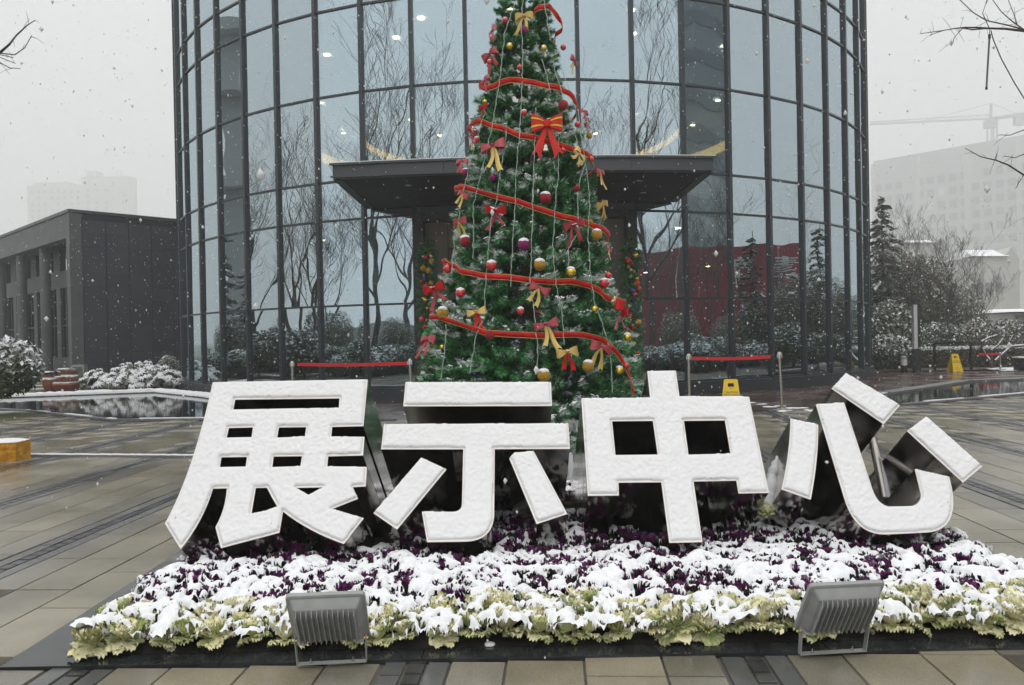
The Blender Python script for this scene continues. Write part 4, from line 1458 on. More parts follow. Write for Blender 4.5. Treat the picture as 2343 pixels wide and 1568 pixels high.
def even_odd(X, Y, loops):
    c = np.zeros(X.shape, bool)
    for L in loops:
        for i in range(len(L)):
            x1, y1 = L[i]
            x2, y2 = L[i - 1]
            if abs(y1 - y2) < 1e-9: continue
            c ^= ((y1 > Y) != (y2 > Y)) & (X < (x2 - x1) * (Y - y1) / (y2 - y1) + x1)
    return c


def edge_dist(X, Y, loops):
    best = np.full(X.shape, 1e9)
    nt_ = np.zeros(X.shape)
    for L in loops:
        for i in range(len(L)):
            x1, y1 = L[i - 1]
            x2, y2 = L[i]
            dx, dy = x2 - x1, y2 - y1
            t = np.clip(((X - x1) * dx + (Y - y1) * dy) / (dx * dx + dy * dy + 1e-12), 0, 1)
            qx, qy = x1 + t * dx - X, y1 + t * dy - Y
            d = np.sqrt(qx * qx + qy * qy) + 1e-9
            m = d < best
            best = np.where(m, d, best)
            nt_ = np.where(m, qy / d, nt_)
    return best, nt_


def face_snow(loops, seed):
    allp = np.array([p for L in loops for p in L])
    h = 0.0065
    x = np.arange(allp[:, 0].min() - .02, allp[:, 0].max() + .02, h)
    y = np.arange(allp[:, 1].min() - .02, allp[:, 1].max() + .02, h)
    X, Y = np.meshgrid(x, y)
    ins = even_odd(X, Y, loops)
    d, nrm = edge_dist(X, Y, loops)
    sd = np.where(ins, d, -d)
    nrm = np.where(ins, nrm, -nrm)
    fine = vnoise(X, Y, 70, seed) * .6 + vnoise(X, Y, 150, seed + 1) * .4
    mid_ = vnoise(X, Y, 28, seed + 2)
    inset = np.where(nrm > .45, -0.007 + .006 * fine, np.where(nrm > -.3, 0.0015 + .003 * fine, 0.004 + .006 * fine))
    e = sd - inset
    H = .015 * (1 - np.exp(-np.clip(e, 0, 1) / .006)) + np.clip(e / .012, 0, 1) * ((fine - .5) * .008 + (mid_ - .5) * .003)
    keep = e > 0
    q = keep[:-1, :-1] & keep[1:, :-1] & keep[:-1, 1:] & keep[1:, 1:]
    H = np.maximum(H, .0012)
    # drop the outer ring of the kept cells on the face
    edgev = np.zeros_like(keep)
    edgev[1:-1, 1:-1] = ~(keep[:-2, 1:-1] & keep[2:, 1:-1] & keep[1:-1, :-2] & keep[1:-1, 2:])
    H = np.where(edgev, .001, H)
    idx = np.arange(X.size).reshape(X.shape)
    F = np.stack([idx[:-1, :-1][q], idx[:-1, 1:][q], idx[1:, 1:][q], idx[1:, :-1][q]], 1)
    used = np.unique(F)
    re = np.zeros(X.size, int)
    re[used] = np.arange(len(used))
    S, T, O = X.ravel()[used], Y.ravel()[used], H.ravel()[used]
    V = np.array(P0)[None] + np.outer(S, (1, 0, 0)) + np.outer(T, np.array(PU)) + np.outer(O, np.array(PN))
    return V, re[F]


for ci, (lab, pieces) in enumerate(CHARS):
    q0 = st(*pieces[-1][2](*pieces[0][0][0])) if False else st(*pieces[0][2](*pieces[0][0][0]))
    root = empty('steel_character', (q0[0], 4.6, 0.1), lab, 'sign character', 'big steel characters in the flower bed')
    og = np.array(root.location)
    for pi, (outer, holes, kk) in enumerate(pieces):
        loops = [[st(*kk(*p)) for p in L] for L in [outer] + holes]
        for L in loops:
            area = sum(L[i - 1][0] * L[i][1] - L[i][0] * L[i - 1][1] for i in range(len(L)))
            if (area < 0) == (L is loops[0]): L.reverse()          # outer anticlockwise, holes clockwise
        ALLPOLY.append(loops)
        sides, trim = MB(), MB()
        for L in loops:
            n = len(L)
            V = []
            for s, t in L:
                a = W3(s, t, -.004)
                e = (a.z - .05) / PN.z
                V += [a, a - PN * e]
            F = [(2 * ((i + 1) % n), 2 * i, 2 * i + 1, 2 * ((i + 1) % n) + 1) for i in range(n)]
            sides.add(V, F)
            V = []
            for i in range(n):
                s, t = L[i]
                (sa, ta), (sb, tb) = L[i - 1], L[(i + 1) % n]
                d1 = Vector((s - sa, t - ta)).normalized(); d2 = Vector((sb - s, tb - t)).normalized()
                nn = Vector((d1.y + d2.y, -d1.x - d2.x))
                nn = nn / max(.35, nn.length * nn.length / 2) if nn.length > 1e-6 else Vector((0, 0))
                s2, t2 = s + nn.x * .0011, t + nn.y * .0011
                V += [W3(s2, t2, .0005), W3(s2, t2, -.0035), W3(s, t, -.0035), W3(s, t, .0005)]
            F = []
            for i in range(n):
                j = (i + 1) % n
                for k in range(4): F.append((4 * i + k, 4 * j + k, 4 * j + (k + 1) % 4, 4 * i + (k + 1) % 4))
            trim.add(V, F)
        blk = link(bpy.data.objects.new('stroke_block', sides.mesh('stroke_block', STEEL, True, og)), root)
        fm = MB()
        flat = [p for L in loops for p in L]
        tris = tessellate_polygon([[Vector((s, t, 0)) for s, t in L] for L in loops])
        fm.add([W3(s, t, 0) for s, t in flat], tris)
        fo = link(bpy.data.objects.new('face_plate', fm.mesh('face_plate', ACRYL, False, og)), blk)
        link(bpy.data.objects.new('edge_trim', trim.mesh('edge_trim', RIMLINE, False, og)), blk)
        V, F = face_snow(loops, 100 + ci * 10 + pi)
        link(bpy.data.objects.new('snow_cover', mesh_np('snow_cover', V - og, F, SNOW_FACE, smooth=True)), blk)
    if ci == 3:
        m = MB()
        a, c = st(*KC(935, 622)), st(*KC(1040, 1095))
        pa, pc = at(*KC(938, 622), 5.02), at(*KC(1038, 1120), 4.92)
        m.tube([pa, pc], .026, 14)
        m.build('support_post', BRUSHED, root, True)
        m = MB(); d = (pc - pa); m.tube([pa + d * .35 + Vector((.016, -.012, 0)), pa + d * .7 + Vector((.018, -.014, 0)), pa + d + Vector((.016, -.014, 0))], [.006, .017, .019], 7)
        m.build('frozen_snow', SNOW, root, True)

# ------------------------------------------------------------------ flower bed
BX0, BX1, BY0, BY1 = -1.95, 2.68, 3.50, 6.75


def sstep(x): x = np.clip(x, 0, 1); return x * x * (3 - 2 * x)


def zbed(x, y):
    x, y = np.asarray(x, float), np.asarray(y, float)
    z = .015 + .075 * sstep((y - 3.52) / .85) - .03 * sstep((y - 5.2) / 1.4)
    ex = np.minimum(x - BX0, BX1 - x)
    return .012 + (z) * sstep(.35 + ex / .22)


# polished black plinth slabs
pln = empty('black_plinth', (0, 3.4, 0)); tag(pln, kind='structure')
xs = [PLX0, -1.30, -.42, .47, 1.36, 2.24, PLX1]
ys = [PLY0, 4.28, 5.2, 6.1, PLY1]
for i in range(6):
    for j in range(4):
        m = MB()
        m.box(((xs[i] + xs[i + 1]) / 2, (ys[j] + ys[j + 1]) / 2, 0.001), (xs[i + 1] - xs[i] - .004, ys[j + 1] - ys[j] - .004, .020))
        m.build('plinth_slab', PLINTH, pln)
gx = np.arange(BX0, BX1 + .001, .07)
gy = np.arange(BY0, BY1 + .001, .07)
X, Y = np.meshgrid(gx, gy)
Z = zbed(X, Y)
Z[0, :] = .012; Z[-1, :] = .012; Z[:, 0] = .012; Z[:, -1] = .012
idx = np.arange(X.size).reshape(X.shape)
F = np.stack([idx[:-1, :-1], idx[:-1, 1:], idx[1:, 1:], idx[1:, :-1]], -1).reshape(-1, 4)
sb = link(bpy.data.objects.new('soil', mesh_np('soil', np.stack([X, Y, Z], -1).reshape(-1, 3), F, SOIL, smooth=True)))
tag(sb, 'dark soil mound under the ornamental kale', kind='structure')


def kale_leaf(seed, L, Wd, curl, frill):
    R = random.Random(seed)
    V, F = [], []
    ph = R.uniform(0, 6)
    nu, nv = 8, 17
    for i in range(nu):
        u = i / (nu - 1)
        wdt = Wd * (.28 + .95 * u - .30 * u ** 4) * (1.0 if i < nu - 1 else .80)
        for j in range(nv):
            v = (j / (nv - 1) - .5) * 2
            edge = min(1.0, v * v * (.3 + .7 * u) + (u ** 3) * .6)
            fr = frill * edge * math.sin(ph + v * 14 + u * 9.0 + R.uniform(-.6, .6))
            x = v * wdt * .5 * (1 + .16 * edge * math.sin(ph * 2 + u * 14))
            y = L * u * (1 - .30 * v * v * u) * (1 + .05 * u * math.sin(ph + v * 12)) + fr * .5
            z = curl * u * u * L + .10 * abs(v) * wdt + fr - .5 * max(0, u - .75) * L * .6
            V.append((x, y, z))
    for i in range(nu - 1):
        for j in range(nv - 1):
            F.append((i * nv + j, i * nv + j + 1, (i + 1) * nv + j + 1, (i + 1) * nv + j))
    return V, F


def leaf_me(seed, L, Wd, curl, frill, m):
    V, F = kale_leaf(seed, L, Wd, curl, frill)
    return mesh_np('leaf', V, F, m, smooth=True)


def rosette(seed, m1, m2, scale=1.0):
    R = random.Random(seed)
    Vs, Fs, Ms = [], [], []
    o = 0
    for ring_, (n, L, Wd, el, z0) in enumerate(((8, .100, .085, .42, .030), (7, .080, .075, .70, .040), (6, .050, .058, 1.0, .048))):
        for k in range(n):
            V, F = kale_leaf(seed * 31 + ring_ * 9 + k, L * scale * R.uniform(.85, 1.15), Wd * scale, .35, .011 * scale)
            q = Matrix.Rotation(2 * math.pi * k / n + R.uniform(-.3, .3) + ring_ * .5, 3, 'Z') @ Matrix.Rotation(el * R.uniform(.8, 1.15), 3, 'X')
            Vs += [tuple(q @ Vector(p) + Vector((0, 0, z0 * scale))) for p in V]
            Fs += [tuple(i + o for i in f) for f in F]
            Ms += [1 if (ring_ == 0 and R.random() < .5) else 0] * len(F)
            o += len(V)
    m = MB(); m.tube([(0, 0, .0), (0, 0, .05)], .014, 5)
    Vs += [tuple(p) for p in m.v]; nF = [tuple(i + o for i in f) for f in m.f if len(f) == 4]
    Fs += nF; Ms += [1] * len(nF)
    return mesh_np('rosette', Vs, Fs, [m1, m2], Ms, smooth=True)


PR = [rosette(s, KALE_P, KALE_D) for s in range(5)]
CR = [rosette(s + 20, KALE_C, KALE_G, .92) for s in range(4)]
PLF = [leaf_me(s + 50, .105, .100, .05, .011, KALE_D) for s in range(4)]
CLF = [leaf_me(s + 60, .082, .080, .05, .011, KALE_G if s % 2 else KALE_C) for s in range(4)]


def under_block(x, y, z):
    """is the point inside or just under one of the steel blocks"""
    p = Vector((x, y, z)) - P0
    off = p.dot(PN)
    if off > 0.03: return False
    q = Vector((x, y, z)) - PN * off
    s, t = q.x, (q - P0).dot(PU)
    for loops in ALLPOLY:
        if in_poly(s, t, loops[0]): return True
    return False


kales = []
R = random.Random(4)
y = BY0 + .05
row = 0
for row, yy in enumerate((3.53, 3.63, 3.735)):
    x = BX0 + .05 + (.07 if row == 1 else 0)
    while x < BX1 - .03:
        kales.append((x + R.uniform(-.02, .02), yy + R.uniform(-.02, .02), 'c'))
        x += R.uniform(.125, .155)
yy = 3.84
row = 0
while yy < 6.7:
    x = BX0 + .06 + (.07 if row % 2 else 0)
    st_ = .158 if yy < 4.75 else .23
    while x < BX1 - .02:
        xx, y2 = x + R.uniform(-.03, .03), yy + R.uniform(-.025, .025)
        if not under_block(xx, y2, float(zbed(xx, y2)) + .06): kales.append((xx, y2, 'p'))
        x += st_
    yy += .125 if yy < 4.75 else .22
    row += 1
kd = []
for i, (x, y, t) in enumerate(kales):
    z = float(zbed(x, y))
    front_ = y < 3.6
    s = R.uniform(.85, 1.2) * (.8 if 4.14 < y < 4.6 else 1.0)
    if t == 'c':
        r = empty('ornamental_kale', (x, y, z + .005), 'cream and green ornamental kale under snow along the front of the bed', 'kale', 'cream kale along the front of the bed', R.uniform(0, 6.28))
    else:
        r = empty('ornamental_kale', (x, y, z), 'purple ornamental kale half buried in snow in the bed round the characters', 'kale', 'purple kale in the flower bed', R.uniform(0, 6.28))
    r.scale = (s, s, s)
    if t == 'c':
        r.rotation_euler = (R.uniform(-.45, .3), R.uniform(-.35, .35), R.uniform(0, 6.28)); r.location.z += R.uniform(-.005, .03); s *= R.uniform(.85, 1.15); r.scale = (s, s, s)
    place('rosette', R.choice(CR if t == 'c' else PR), r)
    nl = 8 if t == 'c' else 5
    for k in range(nl):
        place('leaf', R.choice(CLF if t == 'c' else PLF), r, (0, 0, .022), (R.uniform(-.12, .30) - (.25 if front_ else 0), 0, 2 * math.pi * k / nl + R.uniform(-.3, .3)))
    kd.append((x, y, z, s, t))

# one yellow-white kale stands taller between the third and fourth characters
p = at(1752, 1165, 4.62)
r = empty('ornamental_kale', (p.x, p.y, p.z - .05), 'single tall green and white kale between the third and fourth characters', 'kale')
r.scale = (.62, .62, .7)
place('rosette', CR[1], r)
for k in range(6): place('leaf', CLF[k % 4], r, (0, 0, .02), (.2, 0, k * 1.05))
m = MB()
for px, py, rr in ((1752, 1150, .05), (1757, 1122, .05), (1766, 1092, .04), (1774, 1065, .02)):
    pass
pts = [at(1748, 1160, 4.68), at(1754, 1135, 4.72), at(1763, 1100, 4.8), at(1770, 1070, 4.86), at(1776, 1045, 4.9)]
R2 = random.Random(3)
pp = [pts[0].lerp(pts[-1], i / 14) + Vector((R2.uniform(-.012, .012), R2.uniform(-.01, .01), 0)) for i in range(15)]
m.tube(pp, [(.05 * (1 - (i / 14) ** 2) + .008) * R2.uniform(.7, 1.25) for i in range(15)], 9)
me = m.mesh('snow_heap', SNOW, 'all')
sh = place('snow_heap', me); tag(sh, 'narrow heap of snow leaning against the fourth character', 'snow heap', kind='thing')

# the snow over the bed: one ragged, holed layer following the kale heads
h = .0068
gx = np.arange(BX0 - .09, BX1 + .09, h)
gy = np.arange(BY0 - .06, BY1, h)
X, Y = np.meshgrid(gx, gy)
env = np.full(X.shape, -1.0)
cream = np.zeros(X.shape)
for x, y, z, s, t in kd:
    rk = .118 * s * (.98 if t == 'c' else 1.0)
    i0, i1 = np.searchsorted(gx, (x - rk, x + rk)); j0, j1 = np.searchsorted(gy, (y - rk, y + rk))
    sx, sy = X[j0:j1, i0:i1], Y[j0:j1, i0:i1]
    d2 = ((sx - x) ** 2 + (sy - y) ** 2) / rk ** 2
    hk = z + s * (.104 - .050 * d2)
    e = env[j0:j1, i0:i1]
    m_ = (d2 < 1) & (hk > e)
    e[m_] = hk[m_]
    if t == 'c': cream[j0:j1, i0:i1][m_] = 1
for _ in range(16):
    E_ = np.where(env > -.5, env, np.nan)
    st5 = np.stack([E_, np.roll(E_, 1, 0), np.roll(E_, -1, 0), np.roll(E_, 1, 1), np.roll(E_, -1, 1)])
    with np.errstate(all='ignore'):
        cnt = np.isfinite(st5).sum(0); sm = np.nansum(st5, 0) / np.maximum(cnt, 1)
    env = np.where(env > -.5, sm, env)
wx, wy = (vnoise(X, Y, 30, 11) - .5) * .05, (vnoise(X, Y, 30, 12) - .5) * .05
n1 = vnoise(X + wx, Y + wy, 11, 1) ; n2 = vnoise(X + wx, Y + wy, 27, 2); n3 = vnoise(X + wx * .5, Y + wy * .5, 56, 3); n4 = vnoise(X, Y, 95, 4)
N = .22 * n1 + .36 * n2 + .31 * n3 + .11 * n4
thr = np.where(cream > 0, .462, .448)
# sheltered strip right under the leaning faces
zz = zbed(X, Y) + .12
tt = ((Y - P0.y) * PU.y + (zz - P0.z) * PU.z)
yface = Y
shel = np.zeros(X.shape, bool)
ft = (Y - P0.y) / PU.y
reg = (Y > 4.22) & (Y < 5.2)
Xr, Tr = X[reg], ft[reg]
acc = np.zeros(Xr.shape, bool)
for loops in ALLPOLY:
    acc |= even_odd(Xr, Tr, loops[:1])
shel[reg] = acc
thr = np.where(shel, .62, thr)
T_ = N - thr
valid = (env > -.5) & (X > BX0 - .035) & (X < BX1 + .035)
H = np.where(T_ > 0, .034 * np.clip(T_ / .15, 0, 1) ** .6 - .003, -.003 + T_ * .5)
Z = env + H + (n4 - .5) * .004 + (n3 - .5) * .012 + (n2 - .5) * .012
ok = valid & (T_ > -.02)
for _ in range(2):
    Zb = (Z + np.roll(Z, 1, 0) + np.roll(Z, -1, 0) + np.roll(Z, 1, 1) + np.roll(Z, -1, 1)) / 5
    inner = ok & np.roll(ok, 1, 0) & np.roll(ok, -1, 0) & np.roll(ok, 1, 1) & np.roll(ok, -1, 1)
    Z = np.where(inner, Zb, Z)
Z4 = np.stack([Z[:-1, :-1], Z[1:, :-1], Z[:-1, 1:], Z[1:, 1:]])
q = ok[:-1, :-1] & ok[1:, :-1] & ok[:-1, 1:] & ok[1:, 1:] & (Z4.max(0) - Z4.min(0) < .045)
idx = np.arange(X.size).reshape(X.shape)
F = np.stack([idx[:-1, :-1][q], idx[:-1, 1:][q], idx[1:, 1:][q], idx[1:, :-1][q]], 1)
used = np.unique(F)
re = np.zeros(X.size, int); re[used] = np.arange(len(used))
V = np.stack([X.ravel()[used], Y.ravel()[used], Z.ravel()[used]], 1)
sl = link(bpy.data.objects.new('snow', mesh_np('snow', V, re[F], SNOW, smooth=True)))
tag(sl, 'ragged fresh snow lying over the ornamental kale', kind='stuff')

# lumps of snow that dropped from the leaves onto the stone edge
for k, (px, py, rr) in enumerate(((222, 1480, .035), (690, 1466, .018), (1120, 1476, .02), (640, 1475, .016))):
    g = ground(px, py, .012)
    R2 = random.Random(k)
    m = MB(); V, F = [], []
    for i in range(6):
        t_ = math.pi / 2 * i / 5
        for j in range(12):
            q = rr * (1 + R2.uniform(-.12, .12)) * math.sin(t_ + .02)
            V.append((q * 1.3 * math.cos(j * math.pi / 6), q * math.sin(j * math.pi / 6), rr * .8 * math.cos(t_)))
    for i in range(5):
        for j in range(12): F.append((i * 12 + j, (i + 1) * 12 + j, (i + 1) * 12 + (j + 1) % 12, i * 12 + (j + 1) % 12))
    m.add(V, F)
    o = place('snow_lump', m.mesh('snow_lump', SNOW, 'all'), None, g)
    tag(o, ('big fallen snow lump at the corner of the flower bed', 'small fallen snow lump beside the floodlight bracket', 'small fallen snow lump on the black edge below the second character', 'tiny fallen snow lump on the black edge left of the floodlight')[k], 'snow lump', kind='thing')

# ------------------------------------------------------------------ floodlights
def floodlight(loc, yaw, label):
    r = empty('floodlight', loc, label, 'floodlight', 'floodlights aimed at the characters', yaw)
    Wf, Hf, lean = .325, .285, rad(33)
    piv = Vector((0, 0, .138))
    M = Matrix.Rotation(lean, 3, 'X')      # local y is the plate's depth (front away from the camera), z its height
    def tr(V): return [piv + M @ (Vector(v) + Vector((0, 0, Hf * .5 - .03))) for v in V]
    def addt(mb, fn):
        t = MB(); fn(t); mb.add(tr(t.v), t.f)
    def rr(w_, h_, c, y):   # rounded rectangle
        P = []
        for cx, cz, a0 in ((w_ / 2 - c, h_ / 2 - c, 0), (-w_ / 2 + c, h_ / 2 - c, 90), (-w_ / 2 + c, -h_ / 2 + c, 180), (w_ / 2 - c, -h_ / 2 + c, 270)):
            for k in range(5):
                a = rad(a0 + 22.5 * k)
                P.append((cx + c * math.cos(a), y, cz + c * math.sin(a)))
        return P
    def loft(mb, rings, cap=True):
        n = len(rings[0]); V = [p for q in rings for p in q]; F = []
        for i in range(len(rings) - 1):
            for j in range(n): F.append((i * n + j, i * n + (j + 1) % n, (i + 1) * n + (j + 1) % n, (i + 1) * n + j))
        if cap: F += [tuple(range(n - 1, -1, -1)), tuple(range((len(rings) - 1) * n, len(rings) * n))]
        mb.add(V, F)
    m = MB(); addt(m, lambda t: loft(t, [rr(Wf - .01, Hf - .01, .016, .0), rr(Wf, Hf, .018, -.004), rr(Wf, Hf, .018, -.020), rr(Wf - .012, Hf - .012, .016, -.025)]))
    hs = place('housing_rim', m.mesh('housing_rim', LAMPGREY, True), r)
    m = MB(); addt(m, lambda t: loft(t, [rr(Wf - .03, Hf - .03, .012, .004), rr(Wf - .03, Hf - .03, .012, .0005)])); place('lens', m.mesh('lens', LENS), hs)
    m = MB(); addt(m, lambda t: loft(t, [rr(Wf - .028, Hf - .028, .012, -.0255), rr(Wf - .034, Hf - .034, .012, -.030), rr(.262, .205, .010, -.060), rr(.256, .199, .01, -.062)]))
    bd = place('rear_body', m.mesh('rear_body', LAMPGREY, True), r)
    for i in range(12):
        m = MB(); x = -.118 + .236 * i / 11
        addt(m, lambda t: t.add([(x - .002, -.0615, -.10), (x + .002, -.0615, -.10), (x + .002, -.0615, .10), (x - .002, -.0615, .10),
                                 (x - .0015, -.082, -.098), (x + .0015, -.082, -.098), (x + .0015, -.082, .078), (x - .0015, -.082, .078)],
                                [(0, 1, 5, 4), (1, 2, 6, 5), (2, 3, 7, 6), (3, 0, 4, 7), (4, 5, 6, 7)]))
        place('cooling_fin', m.mesh('cooling_fin', LAMPGREY), bd)
    for s in (-1, 1):
        m = MB(); addt(m, lambda t: t.add([(s * .142, -.028, -Hf * .5 + .005), (s * .108, -.028, -Hf * .5 + .005), (s * .108, -.07, -Hf * .5 + .02), (s * .142, -.055, -Hf * .5 + .02),
                                           (s * .142, -.028, -Hf * .5 + .045), (s * .108, -.028, -Hf * .5 + .075), (s * .108, -.06, -Hf * .5 + .045), (s * .142, -.04, -Hf * .5 + .035)],
                                          [(0, 1, 2, 3), (4, 7, 6, 5), (0, 4, 5, 1), (1, 5, 6, 2), (2, 6, 7, 3), (3, 7, 4, 0)]))
        place('pivot_lug', m.mesh('pivot_lug', LAMPGREY), r)
        m = MB()
        px_ = piv + M @ Vector((s * .15, -.045, 0.0))
        m.bar((s * .150, px_.y, px_.z + .012), (s * .146, -.012, .006), .0045, .026, up=(0, 1, 0))
        place('bracket_arm', m.mesh('bracket_arm', LAMPGREY), r)
        m = MB(); m.tube([(s * .142, px_.y, px_.z), (s * .160, px_.y, px_.z)], .008, 8); place('pivot_bolt', m.mesh('pivot_bolt', CAPMET), r)
        m = MB(); m.tube([(s * .09, -.012, .0), (s * .09, -.012, .022)], .0035, 6); m.lathe([(.008, .005), (.008, .011), (.004, .012)], 6, c=(s * .09, -.012, 0)); place('anchor_bolt', m.mesh('anchor_bolt', BRUSHED), r)
    m = MB(); m.box((0, -.012, .003), (.296, .030, .004)); place('bracket_base', m.mesh('bracket_base', LAMPGREY), r)
    return r


g = ground(757, 1521, .013)
floodlight((g.x, g.y + .03, .013), rad(4), 'grey finned floodlight on the plinth edge below the first and second characters')
g = ground(1907, 1497, .013)
floodlight((g.x, g.y + .03, .013), rad(5), 'grey finned floodlight on the plinth edge below the fourth character')

# ------------------------------------------------------------------ the decorated tree
TD = 8.1
ax0 = at(1205, 500, TD)
TX, TY = ax0.x, TD
PROF = [(5.75, .02), (5.4, .07), (4.9, .17), (4.45, .34), (4.0, .45), (3.54, .58), (3.09, .69), (2.64, .765), (2.18, .865), (1.73, .975), (1.28, 1.12), (.96, 1.19), (.4, 1.22), (.2, 1.1)]


def rz(z):
    for i in range(len(PROF) - 1):
        z1, r1 = PROF[i]
        z0, r0 = PROF[i + 1]
        if z >= z0: return r0 + (r1 - r0) * min(1, max(0, (z - z0) / (z1 - z0)))
    return PROF[-1][1]


xt = empty('christmas_tree', (TX, TY, 0), 'tall frosted artificial christmas tree behind the big characters', 'christmas tree')
m = MB(); m.tube([(0, 0, 0), (0, 0, 5.6)], [.09, .02], 8); place('trunk', m.mesh('trunk', TWINE), xt)


def brush(seed, L=.42, nn=330, snow=.55, kids=2):
    R = np.random.default_rng(seed)
    V, F, M_ = [], [], []
    stems = [(np.zeros(3), np.array([0, 1.0, .12 + .2 * R.random()]), L)]
    for k in range(kids):
        a = (-1 if k % 2 else 1) * (.55 + .3 * R.random())
        d = np.array([math.sin(a), math.cos(a), .25 * R.random()])
        stems.append((stems[0][1] * L * (.35 + .15 * R.random()), d, L * .52))
    o = 0
    for si, (b, d, l) in enumerate(stems):
        d = d / np.linalg.norm(d)
        n = int(nn * (1 if si == 0 else .55))
        for i in range(n):
            s = .12 + .88 * (i + R.random()) / n
            c = b + d * (l * s) + np.array([0, 0, .06 * l * s * s])
            a = R.random() * 6.283
            u = np.cross(d, [0, 0, 1.0]); u /= np.linalg.norm(u); v = np.cross(u, d)
            rad_ = u * math.cos(a) + v * math.sin(a)
            nd = rad_ * .75 + d * (.55 + .4 * R.random()) + np.array([0, 0, .05])
            nd /= np.linalg.norm(nd)
            ln = (.056 + .032 * R.random()) * (1 if s < .95 else .8)
            w_ = np.cross(nd, R.normal(size=3)); w_ /= np.linalg.norm(w_)
            w_ *= .0052
            V += [c - w_, c + w_, c + nd * ln]
            F.append((o, o + 1, o + 2))
            fr = nd[2] > .12 and s > .60 and R.random() < snow
            M_.append(2 if fr else (1 if R.random() < .4 else 0))
            o += 3
        # clotted snow riding on the top of the tip
        if snow > 0:
            for i in range(int(22 * snow)):
                s = .66 + .34 * R.random()
                c = b + d * (l * s) + np.array([R.normal() * .016, 0, .05 + .06 * l * s * s + .008 * R.normal()])
                e1_ = R.normal(size=3) * .010; e2_ = R.normal(size=3) * .010
                e1_[2] *= .3; e2_[2] *= .3
                V += [c - e1_, c + e2_, c + e1_, c - e2_]
                F += [(o, o + 1, o + 2), (o, o + 2, o + 3)]
                M_ += [3, 3]
                o += 4
    return np.array(V), np.array(F), np.array(M_)


BR_ = [brush(s, snow=(.95, .45, .08, .85, .22, .0)[s % 6]) for s in range(12)]
BMESH = [mesh_np('branch', V, F, [PINE1, PINE2, FROST, SNOW], M_) for V, F, M_ in BR_]
spots = []
R = random.Random(9)
gold = 2.399963
NB = 640
for i in range(NB):
    f = (i + .5) / NB
    # even over the cone's surface: more low down
    z = .28 + 5.35 * (1 - math.sqrt(f * .985 + .003))
    a = i * gold + R.uniform(-.25, .25)
    spots.append((z + R.uniform(-.05, .05), a, R.uniform(-.05, .04), R.uniform(-.45, .15)))
front_, back_ = [], []
for s in spots: (front_ if math.sin(s[1]) < .35 else back_).append(s)
front_.sort(key=lambda s: math.sin(s[1]))
near_, rest_ = front_[:300], front_[300:] + back_


def bmatrix(z, a, dr, el):
    k = min(1.0, .42 + rz(z) * .85)
    r = max(.02, rz(z) - .47 * k + dr)
    q = Matrix.Rotation(a - math.pi / 2, 3, 'Z') @ Matrix.Rotation(el, 3, 'X') @ Matrix.Rotation(R.uniform(-.5, .5), 3, 'Y')
    return Vector((math.cos(a) * r, math.sin(a) * r, z - math.sin(el) * .1)), q, k * R.uniform(.88, 1.08)


for z, a, dr, el in near_:
    p, q, k = bmatrix(z, a, dr, el)
    place('branch', R.choice(BMESH), xt, p, q.to_euler(), k)
VV, FF, MM, o = [], [], [], 0


def push(z, a, dr, el, pick):
    global o
    p, q, k = bmatrix(z, a, dr, el)
    V, F, M_ = BR_[pick]
    VV.append(V @ (np.array(q) * k).T + np.array(p)); FF.append(F + o); MM.append(M_); o += len(V)


for z, a, dr, el in rest_: push(z, a, dr, el, R.randrange(12))
for i in range(700):     # darker inner growth
    f = (i + .5) / 700
    push(.25 + 5.0 * (1 - math.sqrt(f)), i * gold * 1.31, -.24 + R.uniform(-.08, .05), R.uniform(-.5, .3), R.choice((5, 11)))
tag(place('inner_branches', mesh_np('inner_branches', np.concatenate(VV), np.concatenate(FF), [PINE1, PINE2, FROST, SNOW], np.concatenate(MM)), xt), kind='stuff')


def on_tree(px, py, off=0.0):
    """point on the tree's outer surface seen at a picture place"""
    d = ray(px, py)
    best, bt = 9, 5
    t = 5.5
    while t < 9.0:
        p = CAM + d * t
        e = math.hypot(p.x - TX, p.y - TY) - (rz(p.z) + off)
        if e <= 0: return p
        if e < best and p.y < TY + .1: best, bt = e, t
        t += .008
    return CAM + d * bt


def on_tree(px, py, off=0.0, _f=on_tree): return _f(px, py, off + .02)


C6 = lambda x, y: ((1500 + x / 1.96) / 1.6533, (y / 1.96) / 1.6533)
C7 = lambda x, y: ((1500 + x / 1.651) / 1.6533, (700 + y / 1.651) / 1.6533)

